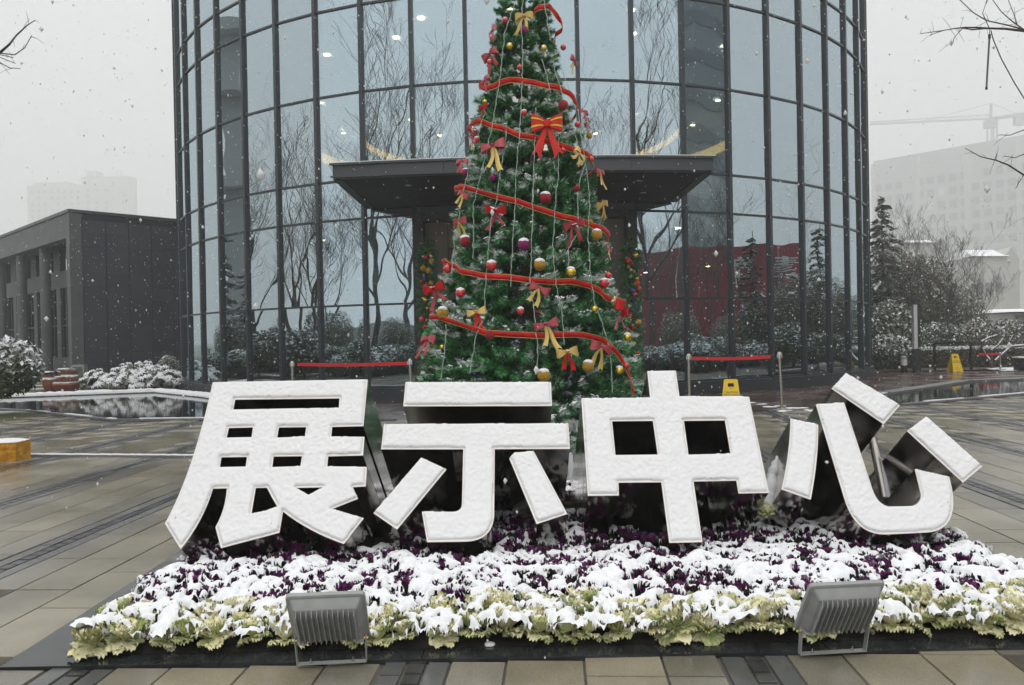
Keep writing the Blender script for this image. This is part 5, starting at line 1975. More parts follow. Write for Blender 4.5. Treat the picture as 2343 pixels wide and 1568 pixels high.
# ribbon: one long spiral, each visible turn traced, going on round the back
SPANS = [(C6, [(1010, 90), (1075, 57), (1120, 62), (1165, 112), (1215, 205)]), (C6, [(690, 655), (770, 617), (860, 606), (960, 612), (1080, 632), (1200, 662), (1270, 700), (1302, 735)]),
         (C6, [(610, 905), (680, 917), (800, 960), (920, 1002), (1080, 1040), (1230, 1085), (1380, 1135), (1430, 1165)]), (C7, [(425, 8), (600, 62), (800, 126), (980, 180), (1080, 207), (1180, 240), (1265, 275)]),
         (C7, [(318, 480), (370, 518), (440, 547), (600, 572), (850, 592), (1050, 607), (1180, 627), (1250, 662), (1320, 715)]),
         (C7, [(255, 822), (330, 850), (480, 897), (640, 933), (850, 937), (1000, 930), (1150, 932), (1260, 962), (1330, 1010), (1400, 1085), (1440, 1180), (1475, 1310)])]
path = []
for si, (fn, pts) in enumerate(SPANS):
    P = [on_tree(*fn(*p), .03) for p in pts]
    pol = []
    for p in P:
        pol.append((math.atan2(p.y - TY, p.x - TX), math.hypot(p.x - TX, p.y - TY) + .015, p.z))
    if path:
        a0, r0, z0 = path[-1]
        a1, r1, z1 = pol[0]
        while a1 < a0: a1 += 2 * math.pi
        n = 14
        for k in range(1, n):
            t = k / n
            zz_ = z0 + (z1 - z0) * t
            path.append((a0 + (a1 - a0) * t, rz(zz_) + .02, zz_))
    base = path[-1][0] if path else None
    for a, r_, z in pol:
        if base is not None:
            while a < base - .4: a += 2 * math.pi
        base = a
        path.append((a, r_, z))
rib = empty('ribbon', (TX, TY, 0), 'long red velvet ribbon with gold edges wound in a spiral round the tree', 'ribbon')
Q = [Vector((math.cos(a) * r_, math.sin(a) * r_, z)) for a, r_, z in path]
# smooth
Qs = []
for i in range(len(Q) - 1):
    p0, p1, p2, p3 = Q[max(0, i - 1)], Q[i], Q[i + 1], Q[min(len(Q) - 1, i + 2)]
    for k in range(5):
        t = k / 5
        Qs.append(.5 * ((2 * p1) + (p2 - p0) * t + (2 * p0 - 5 * p1 + 4 * p2 - p3) * t * t + (3 * p1 - p0 - 3 * p2 + p3) * t ** 3))
Qs.append(Q[-1])
R6 = random.Random(6)
_j = [Vector((R6.uniform(-1, 1), R6.uniform(-1, 1), R6.uniform(-1, 1))) for _ in range(len(Qs) // 3 + 3)]
Qs = [q + (_j[i // 3].lerp(_j[i // 3 + 1], (i % 3) / 3)) * .011 for i, q in enumerate(Qs)]


def strip(mb, pts, lo, hi, thick, lift=0.0):
    V, F = [], []
    for i, p in enumerate(pts):
        out_ = Vector((p.x, p.y, 0)).normalized()
        upv = Vector((0, 0, 1))
        tw = .16 * math.sin(i * .21) + .22 * math.sin(i * .83 + 1.0) * math.sin(i * .13)
        upv = (upv + out_ * (tw + .25)).normalized()
        for w_, e in ((lo, -thick), (lo, thick), (hi, thick), (hi, -thick)):
            V.append(p + upv * w_ + out_ * (e + lift))
    for i in range(len(pts) - 1):
        for j in range(4): F.append((i * 4 + j, i * 4 + (j + 1) % 4, i * 4 + 4 + (j + 1) % 4, i * 4 + 4 + j))
    mb.add(V, F)


m = MB(); strip(m, Qs, -.0235, .0235, .0012); place('ribbon_band', m.mesh('ribbon_band', RIB_RED, 'all'), rib)
for lo, hi in ((-.028, -.0237), (.0237, .028)):
    m = MB(); strip(m, Qs, lo, hi, .0018); place('gold_edge', m.mesh('gold_edge', RIB_GOLD, 'all'), rib)

# baubles ---------------------------------------------------------------------------------
bm = MB(); bm.lathe([(0.0, -1.0)] + [(math.sin(rad(a)), -math.cos(rad(a))) for a in range(12, 169, 12)] + [(.0, 1.0)], 20)
capm = MB(); capm.lathe([(.2, .95), (.2, 1.12), (.08, 1.16), (0, 1.16)], 10); capm.tube([(0, .0, 1.14), (.1, 0, 1.28), (0, 0, 1.38), (-.1, 0, 1.28), (0, 0, 1.14)], .02, 4)
snm = MB()
V, F = [], []
R = random.Random(2)
for i, th in enumerate((0, 16, 32, 46, 56)):
    for j in range(16):
        rr_ = 1.13 - .0 * i + R.uniform(-.03, .03)
        if i == 4: rr_ = 1.0
        t_ = rad(th + (R.uniform(-6, 6) if i >= 3 else 0))
        V.append((rr_ * math.sin(t_) * math.cos(j * math.pi / 8), rr_ * math.sin(t_) * math.sin(j * math.pi / 8), rr_ * math.cos(t_)))
for i in range(4):
    for j in range(16): F.append((i * 16 + j, (i + 1) * 16 + j, (i + 1) * 16 + (j + 1) % 16, i * 16 + (j + 1) % 16))
snm.add(V, F)
CAPM, SNM = capm.mesh('cap', CAPMET, True), snm.mesh('snow_cap', SNOW, 'all')
BALL = {}
for n_, mt in (('red', B_RED), ('gold', B_GOLD), ('redg', B_REDG), ('goldg', B_GOLDG), ('mag', B_MAG), ('white', B_WHITE), ('blue', B_BLUE), ('green', B_GREEN), ('teal', B_TEAL)):
    BALL[n_] = bm.mesh('ball', mt, 'all')
NAMES = {'red': 'shiny red', 'gold': 'shiny yellow-gold', 'redg': 'red glitter', 'goldg': 'gold glitter', 'mag': 'magenta glitter'}
BAUB = [(C6, 803, 153, 22, 'red', 1), (C6, 948, 222, 25, 'mag', 0), (C6, 838, 345, 23, 'gold', 1), (C6, 1090, 360, 22, 'gold', 1), (C6, 1235, 353, 22, 'red', 0), (C6, 690, 465, 22, 'red', 1), (C6, 912, 502, 22, 'red', 0),
        (C6, 945, 838, 23, 'red', 1), (C6, 1235, 782, 38, 'redg', 0), (C6, 655, 757, 18, 'gold', 0), (C6, 1340, 925, 22, 'red', 0), (C6, 1427, 1008, 23, 'goldg', 0), (C6, 593, 1037, 22, 'red', 1), (C6, 510, 1277, 28, 'mag', 1),
        (C6, 707, 1320, 25, 'mag', 0), (C6, 1440, 1182, 22, 'red', 0), (C6, 1230, 1118, 22, 'red', 0), (C6, 1337, 1398, 25, 'redg', 0), (C6, 1102, 1470, 45, 'redg', 1), (C6, 1492, 1290, 22, 'gold', 1),
        (C7, 427, 352, 36, 'redg', 1), (C7, 793, 373, 38, 'mag', 1), (C7, 893, 499, 38, 'goldg', 1), (C7, 592, 505, 34, 'red', 1), (C7, 318, 525, 28, 'red', 0), (C7, 1087, 545, 32, 'gold', 1), (C7, 1248, 312, 35, 'goldg', 1),
        (C7, 1209, 232, 16, 'goldg', 0), (C7, 1295, 615, 32, 'red', 1), (C7, 1322, 565, 20, 'red', 0), (C7, 398, 675, 31, 'red', 1), (C7, 288, 800, 38, 'goldg', 1), (C7, 773, 788, 25, 'red', 1), (C7, 1235, 775, 21, 'gold', 0),
        (C7, 1440, 950, 26, 'gold', 1), (C7, 283, 1012, 15, 'gold', 0), (C7, 580, 938, 30, 'redg', 0), (C7, 1195, 1132, 38, 'goldg', 1), (C7, 918, 1190, 41, 'goldg', 1), (C7, 1390, 1157, 26, 'gold', 1), (C7, 1432, 1128, 21, 'red', 0)]


def zone(p):
    """where on the tree, told by the ribbon turns"""
    s = 'left' if p.x < TX - .35 * rz(p.z) else 'right' if p.x > TX + .35 * rz(p.z) else 'middle'
    a = math.atan2(p.y - TY, p.x - TX)
    over = 0
    for fn, pts in SPANS:
        P = [on_tree(*fn(*q)) for q in (pts[0], pts[len(pts) // 2], pts[-1])]
        f = min(1, max(0, (p.x - P[0].x) / max(.01, P[2].x - P[0].x)))
        z = P[0].z + (P[2].z - P[0].z) * f
        if p.z < z: over += 1
    T = ['above the top ribbon turn', 'below the first ribbon turn', 'below the second ribbon turn', 'below the third ribbon turn', 'below the fourth ribbon turn', 'below the fifth ribbon turn', 'below the lowest ribbon turn']
    return T[over], {'left': "on the tree's left side", 'right': "on the tree's right side", 'middle': "in the tree's middle"}[s]


LABELLED = []
for fn, x, y, r_, kind, snow in BAUB:
    sc = fn is C6 and 1.96 or 1.651
    p = on_tree(*fn(x, y), .045)
    R_ = r_ / sc / 1.6533 * p.y / FPX
    b_ = empty('bauble', p, None, 'bauble', 'baubles on the christmas tree', rnd.uniform(0, 6))
    b_.scale = (R_,) * 3
    place('ball', BALL[kind], b_); place('cap', CAPM, b_)
    if snow: place('snow_cap', SNM, b_)
    z_, s_ = zone(p)
    LABELLED.append((b_, ('snow-capped ' if snow else '') + NAMES[kind] + ' bauble ' + z_ + ' ' + s_))

# bows ------------------------------------------------------------------------------------
def bow_parts(seed, tails=(1.4, 1.8, 2.1), droop=.32):
    R = random.Random(seed)
    parts = []
    for s in (-1, 1):
        m = MB(); V, F = [], []
        n = 12
        for i in range(n + 1):
            t = i / n
            a = math.pi * 2 * t
            x = s * (.5 - .5 * math.cos(a)) * (.95 + .1 * R.random())
            y = -.26 * math.sin(a)
            wd = .12 + .30 * (.5 - .5 * math.cos(a))
            z = .12 * math.sin(math.pi * t) + .09 * math.sin(seed + 9 * t) - droop * (.5 - .5 * math.cos(a)) + .10 * abs(x)
            V += [(x, y - .05, z - wd), (x, y - .05 + .03 * R.uniform(-1, 1), z), (x, y - .05, z + wd)]
        for i in range(n):
            F += [(3 * i, 3 * i + 1, 3 * i + 4, 3 * i + 3), (3 * i + 1, 3 * i + 2, 3 * i + 5, 3 * i + 4)]
        m.add(V, F); parts.append(('loop', m, 0))
        for q in range(1):
            m = MB(); V, F = [], []
            L = R.choice(tails) * R.uniform(.85, 1.15)
            n = 7
            sx = s * R.uniform(.08, .55)
            for i in range(n + 1):
                t = i / n
                x = sx * t * L + .10 * math.sin(seed * 2 + 5 * t + s)
                z = -.1 - t * L * .95
                y = -.1 - .12 * math.sin(3 * t + seed)
                wd = .10 + .14 * t
                V += [(x - wd, y, z), (x, y - .05, z + (.0 if i < n else .14)), (x + wd, y + .03 * math.sin(5 * t), z)]
            for i in range(n):
                F += [(3 * i, 3 * i + 1, 3 * i + 4, 3 * i + 3), (3 * i + 1, 3 * i + 2, 3 * i + 5, 3 * i + 4)]
            m.add(V, F); parts.append(('tail', m, 1))
    m = MB(); m.lathe([(0, -.16), (.12, -.12), (.15, 0), (.12, .12), (0, .16)], 8, c=(0, -.12, 0)); parts.append(('knot', m, 0))
    return parts


COMB = {'red': (RIB_RED, RIB_WINE), 'wine': (RIB_WINE, RIB_WINE), 'gold': (RIB_GOLD, RIB_GOLD), 'redgold': (RIB_WINE, RIB_GOLD), 'goldred': (RIB_GOLD, RIB_RED)}
BW = {}
for n_, (m1, m2) in COMB.items():
    for s in range(2):
        BW[n_, s] = [(nm, m.mesh(nm, m1 if k == 0 else m2, 'all')) for nm, m, k in bow_parts(s + 3 * len(n_))]
sn = MB(); sn.add([(-.6, -.2, .05), (-.2, -.30, .02), (.2, -.30, .02), (.6, -.2, .05), (.58, .1, .20), (.1, .0, .12), (-.1, .0, .12), (-.58, .1, .20)], [(0, 1, 6, 7), (1, 2, 5, 6), (2, 3, 4, 5)])
BSN = sn.mesh('snow_dust', SNOW, 'all')
BOWS = [(C6, 945, 120, 62, 'gold', 1), (C6, 715, 235, 50, 'wine', 1), (C6, 690, 405, 60, 'wine', 1), (C6, 1315, 450, 42, 'redgold', 1), (C6, 650, 600, 40, 'wine', 0), (C6, 640, 792, 36, 'red', 0), (C6, 572, 960, 48, 'wine', 1),
        (C6, 715, 1082, 85, 'redgold', 1), (C6, 565, 1060, 34, 'redgold', 0), (C6, 487, 1200, 46, 'wine', 1), (C6, 1352, 1150, 60, 'gold', 0), (C6, 1505, 1275, 52, 'redgold', 1), (C6, 500, 1440, 52, 'redgold', 0), (C6, 1385, 830, 36, 'wine', 1),
        (C6, 1405, 905, 36, 'wine', 1), (C7, 620, 150, 60, 'red', 1), (C7, 1102, 245, 62, 'wine', 1), (C7, 232, 640, 62, 'red', 1), (C7, 200, 965, 60, 'wine', 1), (C7, 498, 792, 56, 'goldred', 1), (C7, 895, 645, 58, 'redgold', 0),
        (C7, 930, 870, 66, 'redgold', 1), (C7, 1062, 1040, 62, 'goldred', 1), (C7, 1405, 770, 72, 'red', 1), (C7, 1275, 1010, 70, 'redgold', 1), (C7, 1280, 120, 46, 'gold', 0), (C7, 395, 222, 52, 'redgold', 0), (C7, 1325, 400, 28, 'redgold', 0), (C7, 1355, 715, 34, 'gold', 1)]
BN = {'red': 'red velvet bow', 'wine': 'sheer wine-red bow', 'gold': 'gold bow', 'redgold': 'wine and gold bow', 'goldred': 'gold bow with red tails'}
for i, (fn, x, y, hw, kind, snow) in enumerate(BOWS):
    sc = fn is C6 and 1.96 or 1.651
    p = on_tree(*fn(x, y), .07)
    s_ = hw / sc / 1.6533 * p.y / FPX
    a = math.atan2(p.y - TY, p.x - TX) + math.pi / 2
    a = max(-.7, min(.7, (a + math.pi) % (2 * math.pi) - math.pi))
    bo = empty('ribbon_bow', p, None, 'bow', 'ribbon bows on the christmas tree')
    bo.rotation_euler = (rnd.uniform(-.35, .35), rnd.uniform(-.8, .8), a + rnd.uniform(-.4, .4))
    bo.scale = (s_ * 1.15,) * 3
    for nm, me in BW[kind, i % 2]: place(nm, me, bo)
    if snow: place('snow_dust', BSN, bo)
    z_, q_ = zone(p)
    LABELLED.append((bo, ('snowy ' if snow else '') + BN[kind] + ' ' + z_ + ' ' + q_))
# labels that still coincide are told apart from left to right
by = {}
for o_, l_ in LABELLED: by.setdefault(l_, []).append(o_)
for l_, os_ in by.items():
    os_.sort(key=lambda q: q.location.x)
    if len(os_) == 2:
        a_, b_ = os_
        if abs(a_.location.z - b_.location.z) > .12:
            hi, lo = (a_, b_) if a_.location.z > b_.location.z else (b_, a_)
            hi['label'], lo['label'] = 'upper ' + l_, 'lower ' + l_
        else:
            a_['label'], b_['label'] = 'left ' + l_, 'right ' + l_
    elif len(os_) > 2:
        os_.sort(key=lambda q: -q.location.z)
        for k, q in enumerate(os_): q['label'] = ('highest ', 'second highest ', 'third highest ', 'fourth highest ', 'fifth highest ')[k] + l_
    else: os_[0]['label'] = l_

# the big felt bow with yellow stripes, and a bell under it
p = on_tree(*C6(1112, 925), .10)
k = p.y / FPX / 1.96 / 1.6533
bb_ = empty('felt_bow', p, 'large red felt bow with yellow stripes hung near the middle of the tree', 'bow')
for s in (-1, 1):
    m, ys = MB(), MB()
    def loop_pts(w0, w1, off):
        V, F = [], []
        n = 14
        for i in range(n + 1):
            t = i / n
            a = math.pi * 2 * t
            e = (.5 - .5 * math.cos(a))
            x = s * (14 + 102 * e) * k
            y = (-34 * math.sin(a) * (1.05 if off else 1.0) - (off * 2.5 * (1 if math.sin(a) > 0 else -1))) * k - .02
            hw_ = (30 + 38 * e) * k
            for w_ in (w0, w1): V.append((x, y, hw_ * w_ + (10 * e * k)))
        for i in range(n): F.append((2 * i, 2 * i + 1, 2 * i + 3, 2 * i + 2))
        return V, F
    V, F = loop_pts(-1, 1, 0); m.add(V, F); lp = place('loop', m.mesh('loop', RIB_BIG, 'all'), bb_)
    for w0, w1 in ((.38, .60), (-.60, -.38)):
        V, F = loop_pts(w0, w1, 1); ys = MB(); ys.add(V, F); place('stripe', ys.mesh('stripe', RIB_YEL, 'all'), lp)
    m = MB()
    a0 = Vector((s * 8, 0, -40)) * k
    V = [Vector(v) * k for v in ((s * -2, -22, -30), (s * 34, -22, -44), (s * 118, -30, -232), (s * 82, -34, -205), (s * 55, -30, -262), (s * 8, -26, -80))]
    n = len(V)
    V2 = V + [v + Vector((0, .004, 0)) for v in V]
    F = [tuple(range(n)) if s > 0 else tuple(range(n))[::-1], tuple(range(n, 2 * n))[::-1] if s > 0 else tuple(range(n, 2 * n))] + [(i, i + n, (i + 1) % n + n, (i + 1) % n) for i in range(n)]
    m.add(V2, F); place('tail', m.mesh('tail', RIB_BIG), bb_)
m = MB(); m.lathe([(0, -26 * k), (24 * k, -24 * k), (27 * k, 0), (24 * k, 24 * k), (0, 26 * k)], 12, c=(0, -.035, 0)); place('knot', m.mesh('knot', RIB_BIG, True), bb_)
p = on_tree(*C6(1104, 1095), .10)
be = empty('bell', p, 'small white and gold bell hanging under the big felt bow', 'bell')
m = MB(); m.lathe([(.030, -.035), (.027, -.03), (.018, -.005), (.016, .015), (.008, .026), (0, .028)], 14); place('shell', m.mesh('shell', B_WHITE, True), be)
m = MB(); m.lathe([(.0305, -.037), (.0315, -.033), (.029, -.030)], 14); place('rim', m.mesh('rim', CAPMET), be)
m = MB(); m.lathe([(0, -.048), (.007, -.042), (0, -.034)], 8); place('clapper', m.mesh('clapper', CAPMET), be)
p = on_tree(*C6(880, 745), .05)
cw = MB(); cw.box((0, 0, 0), (.052, .006, .036), M=Matrix.Rotation(.35, 3, 'Y')); cw.box((-.012, .004, .022), (.03, .006, .03), M=Matrix.Rotation(.6, 3, 'Y'))
cd = place('gift_tag', cw.mesh('gift_tag', B_WHITE), None, p); tag(cd, 'small crumpled white card tucked between the upper ribbon turns', 'card')

# strings of small lights hanging down the tree
STR = [(C6, [(890, 0), (850, 100), (800, 250), (780, 450), (752, 680), (715, 900), (680, 1060), (640, 1240), (600, 1400)], C7, [(480, 120), (478, 300), (475, 460)]),
       (C6, [(935, 0), (925, 200), (935, 420), (925, 700), (910, 1000), (885, 1250), (878, 1560)], C7, [(735, 160), (715, 540), (712, 640)]),
       (C6, [(1090, 0), (1120, 180), (1138, 300)], C7, []),
       (C6, [(1080, 440), (1110, 560), (1140, 690)], C7, []),
       (C6, [(1160, 460), (1190, 590), (1225, 690), (1275, 870), (1320, 1000), (1350, 1100)], C7, []),
       (C6, [(1210, 470), (1250, 580), (1280, 680)], C7, []),
       (C6, [(1340, 810), (1360, 960), (1385, 1110), (1400, 1200), (1350, 1360)], C7, [(1130, 100), (1135, 290), (1070, 400), (1070, 510)]),
       (C6, [(650, 840), (550, 1180), (500, 1400)], C7, [(400, 150), (360, 350), (340, 560)]),
       (C6, [(820, 900), (800, 1100), (760, 1330), (735, 1520)], C7, [(590, 200), (565, 500), (555, 620), (545, 830), (500, 930), (455, 1180)]),
       (C6, [(1030, 800), (1020, 1160), (1010, 1500)], C7, [(850, 10), (845, 300), (833, 600), (865, 850), (878, 1000), (880, 1190)]),
       (C6, [(1200, 1020), (1195, 1350)], C7, [(1000, 20), (980, 300), (975, 430), (995, 620), (1035, 800), (1045, 1000)]),
       (C6, [(1395, 1200), (1425, 1420)], C7, [(1205, 60), (1195, 330), (1210, 560), (1235, 730), (1280, 860), (1320, 1000), (1340, 1100), (1345, 1300)]),
       (C7, [(310, 870), (300, 1030), (275, 1220)], C7, []), (C7, [(255, 850), (200, 950), (120, 1050)], C7, [])]
STRINGS = []
for i, (f1, p1, f2, p2) in enumerate(STR):
    P = [on_tree(*f1(*q), .055) for q in p1] + [on_tree(*f2(*q), .055) for q in p2]
    D = []
    for j in range(len(P) - 1):
        n = max(2, int((P[j + 1] - P[j]).length / .04))
        for q in range(n):
            D.append(P[j].lerp(P[j + 1], q / n) + Vector((rnd.uniform(-.006, .006), rnd.uniform(-.006, .006), 0)))
    D.append(P[-1])
    m = MB(); m.tube(D, [.0030 + .0014 * (j % 3 == 0) for j in range(len(D))], 4)
    ls = m.build('light_string', WIRE)
    tag(ls, None, 'light string', 'light strings on the christmas tree')
    STRINGS.append((sum(q.x for q in P) / len(P), ls))
ORD = ('first', 'second', 'third', 'fourth', 'fifth', 'sixth', 'seventh', 'eighth', 'ninth', 'tenth', 'eleventh', 'twelfth', 'thirteenth', 'last')
for i, (_, ls) in enumerate(sorted(STRINGS, key=lambda q: q[0])):
    ls['label'] = 'thin white unlit light string, %s from the left on the christmas tree' % ORD[i]

# picket fence round the tree
fx = empty('picket_fence', (TX, TY, 0), 'low white picket fence round the foot of the christmas tree', 'fence')
pk = MB(); pk.prism([(-.021, -.12), (.021, -.12), (.021, .145), (.010, .175), (-.010, .175), (-.021, .145)], -.006, .006); pkm = pk.mesh('picket', PICKET)
RF = 1.27
NP = 100
for i in range(NP):
    a = 2 * math.pi * i / NP
    place('picket', pkm, fx, (RF * math.cos(a), RF * math.sin(a), .205), (math.pi / 2, 0, a + math.pi / 2))
for z in (.15, .27):
    m = MB(); ringp = [(Vector((math.cos(2 * math.pi * i / 60) * (RF - .015), math.sin(2 * math.pi * i / 60) * (RF - .015), z))) for i in range(61)]
    V, F = [], []
    for p in ringp:
        o_ = Vector((p.x, p.y, 0)).normalized() * .005
        V += [p + o_ + Vector((0, 0, .022)), p + o_ - Vector((0, 0, .022)), p - o_ - Vector((0, 0, .022)), p - o_ + Vector((0, 0, .022))]
    for i in range(60):
        for j in range(4): F.append((i * 4 + j, i * 4 + (j + 1) % 4, i * 4 + 4 + (j + 1) % 4, i * 4 + 4 + j))
    m.add(V, F); place('rail', m.mesh('rail', PICKET), fx)
m = MB(); m.lathe([(1.3, .0), (1.3, .055), (1.0, .09), (0, .09)], 40); place('snow_bank', m.mesh('snow_bank', SNOW, 'all'), fx)

# amber wrapped boxes
def wrapped(loc, size, rz_, label):
    r = empty('wrapped_box', loc, label, 'box', None, rz_)
    R = np.random.default_rng(int(size[0] * 100))
    n = 12
    m = MB()
    sx, sy, sz = size
    for fx_, (o_, u_, v_) in enumerate(((Vector((-sx / 2, -sy / 2, 0)), Vector((sx, 0, 0)), Vector((0, 0, sz))), (Vector((sx / 2, -sy / 2, 0)), Vector((0, sy, 0)), Vector((0, 0, sz))), (Vector((sx / 2, sy / 2, 0)), Vector((-sx, 0, 0)), Vector((0, 0, sz))),
                                        (Vector((-sx / 2, sy / 2, 0)), Vector((0, -sy, 0)), Vector((0, 0, sz))), (Vector((-sx / 2, -sy / 2, sz)), Vector((sx, 0, 0)), Vector((0, sy, 0))))):
        nn_ = u_.cross(v_).normalized()
        V = []
        for i in range(n + 1):
            for j in range(n + 1):
                e = min(i, n - i, j, n - j) / 3
                f = math.sin(i * 1.3 + j * .7 + fx_) * .5 + math.sin(i * .6 - j * 1.9) * .4 + R.normal() * .3
                V.append(o_ + u_ * (i / n) + v_ * (j / n) + nn_ * (min(1, e) * .010 * f))
        F = [(i * (n + 1) + j, (i + 1) * (n + 1) + j, (i + 1) * (n + 1) + j + 1, i * (n + 1) + j + 1) for i in range(n) for j in range(n)]
        m.add(V, F)
    place('wrapping', m.mesh('wrapping', AMBER, 'all'), r)
    m = MB(); V, F = [], []
    for i in range(11):
        for j in range(11):
            e = min(1, min(i, 10 - i, j, 10 - j) / 1.5)
            V.append(((i / 10 - .5) * sx * .99, (j / 10 - .5) * sy * .99, sz + .004 + e * .025 + R.normal() * .002))
    F = [(i * 11 + j, (i + 1) * 11 + j, (i + 1) * 11 + j + 1, i * 11 + j + 1) for i in range(10) for j in range(10)]
    m.add(V, F); place('snow_top', m.mesh('snow_top', SNOW, 'all'), r)
    return r


g = ground(45, 1058)
wrapped((g.x - .50, g.y + .17, 0), (.86, .32, .235), rad(3), 'amber wrapped box with a snowy top on the paving')
wrapped((TX + .62, TY - 1.12 + .25, .1), (.26, .2, .34), .3, 'amber wrapped parcel inside the picket fence at the tree foot')
a, c = ground(60, 1044), ground(470, 1047)
cbm = MB(); cbm.bar(a + Vector((0, 0, .012)), c + Vector((0, 0, .012)), .035, .024)
co = empty('cable_cover', a, 'thin snow-lined cable strip running from the amber box towards the first character', 'cable')
cbm.build('strip', RIMSTONE, co)
m = MB(); n = 60
m.tube([a.lerp(c, i / n) + Vector((0, rnd.uniform(-.004, .004), .026 + rnd.uniform(-.002, .003))) for i in range(n + 1)], .016, 6); m.build('snow_line', SNOW, co)

# garlands by the door with their own baubles
def garland(px, py0, py1, depth, label, side):
    top, bot = at(px, py0, depth), at(px, py1, depth)
    r = empty('door_garland', (top.x, depth, bot.z), label, 'garland')
    H = top.z - bot.z
    VV, FF, MM, o_ = [], [], [], 0
    R = random.Random(side)
    for i in range(150):
        z = H * (i + .5) / 150
        a = i * gold
        q = Matrix.Rotation(a, 3, 'Z') @ Matrix.Rotation(R.uniform(-.5, .3), 3, 'X')
        V, F, M_ = BR_[R.choice((5, 11, 4, 10))]
        k_ = .62 if z < H * .93 else .45
        VV.append(V @ (np.array(q) * k_).T + np.array((0, 0, z))); FF.append(F + o_); MM.append(M_); o_ += len(V)
    place('needle_rope', mesh_np('needle_rope', np.concatenate(VV), np.concatenate(FF), [PINE1, PINE2, PINE2, PINE2], np.concatenate(MM)), r)
    m = MB(); m.tube([(0, 0, 0), (0, 0, H)], .05, 6); place('core', m.mesh('core', TWINE), r)
    where = ['left', 'right'][side]
    for i in range(44):
        z = bot.z + H * (.06 + .84 * (i + R.random() * .8) / 44)
        kind = R.choice(('red', 'red', 'gold', 'goldg', 'red', 'gold', 'white', 'red', 'redg', 'gold', 'goldg', 'blue', 'green', 'red', 'goldg', 'teal'))
        rr_ = R.choice((.03, .035, .04, .05, .065))
        a = R.uniform(-.8, .8)
        b_ = empty('garland_bauble', (top.x + .20 * math.sin(a), depth - .20 * math.cos(a), z), None, 'bauble', 'small baubles on the %s door garland' % where)
        nm = {'red': 'shiny red', 'gold': 'shiny gold', 'goldg': 'gold glitter', 'redg': 'red glitter', 'white': 'pearl white', 'blue': 'blue', 'green': 'green', 'teal': 'teal', 'mag': 'magenta'}[kind]
        b_['label'] = 'small %s bauble on the garland at the %s of the door' % (nm, where)
        b_.scale = (rr_,) * 3
        place('ball', BALL[kind], b_); place('cap', CAPM, b_)
    return r


garland(976, 548, 905, 16.9, 'hanging green garland with baubles at the left of the entrance', 0)
garland(1441, 545, 905, 16.9, 'hanging green garland with baubles at the right of the entrance', 1)

# ------------------------------------------------------------------ barriers and small things
po = MB(); po.tube([(0, 0, .03), (0, 0, 1.0)], .028, 16)
ba = MB(); ba.lathe([(.175, 0), (.178, .012), (.165, .028), (.06, .05), (.03, .062), (0, .062)], 28)
hd_ = MB(); hd_.lathe([(.036, .91), (.036, 1.01), (.03, 1.02), (0, 1.02)], 18); hd_.box((.036, 0, .955), (.02, .03, .075)); hd_.box((-.036, 0, .955), (.02, .03, .075))
ST = [(po.mesh('post', BRUSHED, True), ba.mesh('base', BRUSHED, True), hd_.mesh('belt_head', BRUSHED, True)), (po.mesh('post', BLACKMET, True), ba.mesh('base', BLACKMET, True), hd_.mesh('belt_head', BLACKMET, True))]


def stanchion(p, label, kind=0, h=1.0, tilt=0.0):
    r = empty('barrier_post', p, label, 'barrier post')
    r.rotation_euler = (0, tilt, 0)
    r.scale = (1, 1, h)
    for n_, me in zip(('post', 'base', 'belt_head'), ST[kind]): place(n_, me, r)
    return r


def belt(a, c, label, mt, hgt=.05, name='barrier_belt'):
    m = MB(); V, F = [], []
    n = 14
    for i in range(n + 1):
        p = Vector(a).lerp(Vector(c), i / n) - Vector((0, 0, .02 * math.sin(math.pi * i / n)))
        for dy, dz in ((-.001, -hgt / 2), (-.001, hgt / 2), (.001, hgt / 2), (.001, -hgt / 2)): V.append(p + Vector((0, dy, dz)))
    for i in range(n):
        for j in range(4): F.append((i * 4 + j, i * 4 + (j + 1) % 4, i * 4 + 4 + (j + 1) % 4, i * 4 + 4 + j))
    m.add(V, F)
    tag(m.build(name, mt), label, 'barrier belt')


r1_ = ground(1789, 941)
HB = at(1772, 806, r1_.y).z / 1.02
stanchion(r1_, 'leaning steel barrier post with its round base in full view on the paving', 0, HB, rad(-2.0))
q = at(1576, 880, 14.0)
stanchion((q.x, 14.0, 0), 'upright steel barrier post behind the third character', 0, at(1577, 810, 14.0).z / 1.02)
belt(at(1582, 820, 14.0), at(1763, 816.5, r1_.y), 'bright red belt between the two steel posts near the yellow wet floor sign', REDTAPE, .058)
q1, q2 = at(669, 870, 15.2), at(941, 860, 14.6)
stanchion((q1.x, 15.2, 0), 'steel barrier post behind the first character at the far end of its red belt', 0, at(669, 827, 15.2).z / 1.02)
stanchion((q2.x, 14.6, 0), 'steel barrier post right beside the lower branches of the tree', 0, at(941, 822, 14.6).z / 1.02, rad(-1.5))
belt(at(680, 834, 15.15), at(938, 831, 14.6), 'long red belt above the first character', REDTAPE, .064)
q3, q4 = at(1537, 860, 16.0), at(1667, 880, 15.6)
stanchion((q3.x, 16.0, 0), 'black barrier post next to the tree in front of the glass', 1, at(1537, 808, 16.0).z / 1.02)
stanchion((q4.x, 15.6, 0), 'black barrier post behind the red belt and yellow sign', 1, at(1667, 812, 15.6).z / 1.02)
belt(at(1540, 812, 15.95), at(1664, 816, 15.6), 'black belt between the two black posts', BLACKTAPE, .035)
q5, q6 = at(1503, 860, 16.6), 0
stanchion((q5.x, 16.6, 0), 'black barrier post half hidden by the right edge of the tree', 1, at(1503, 808, 16.6).z / 1.02)


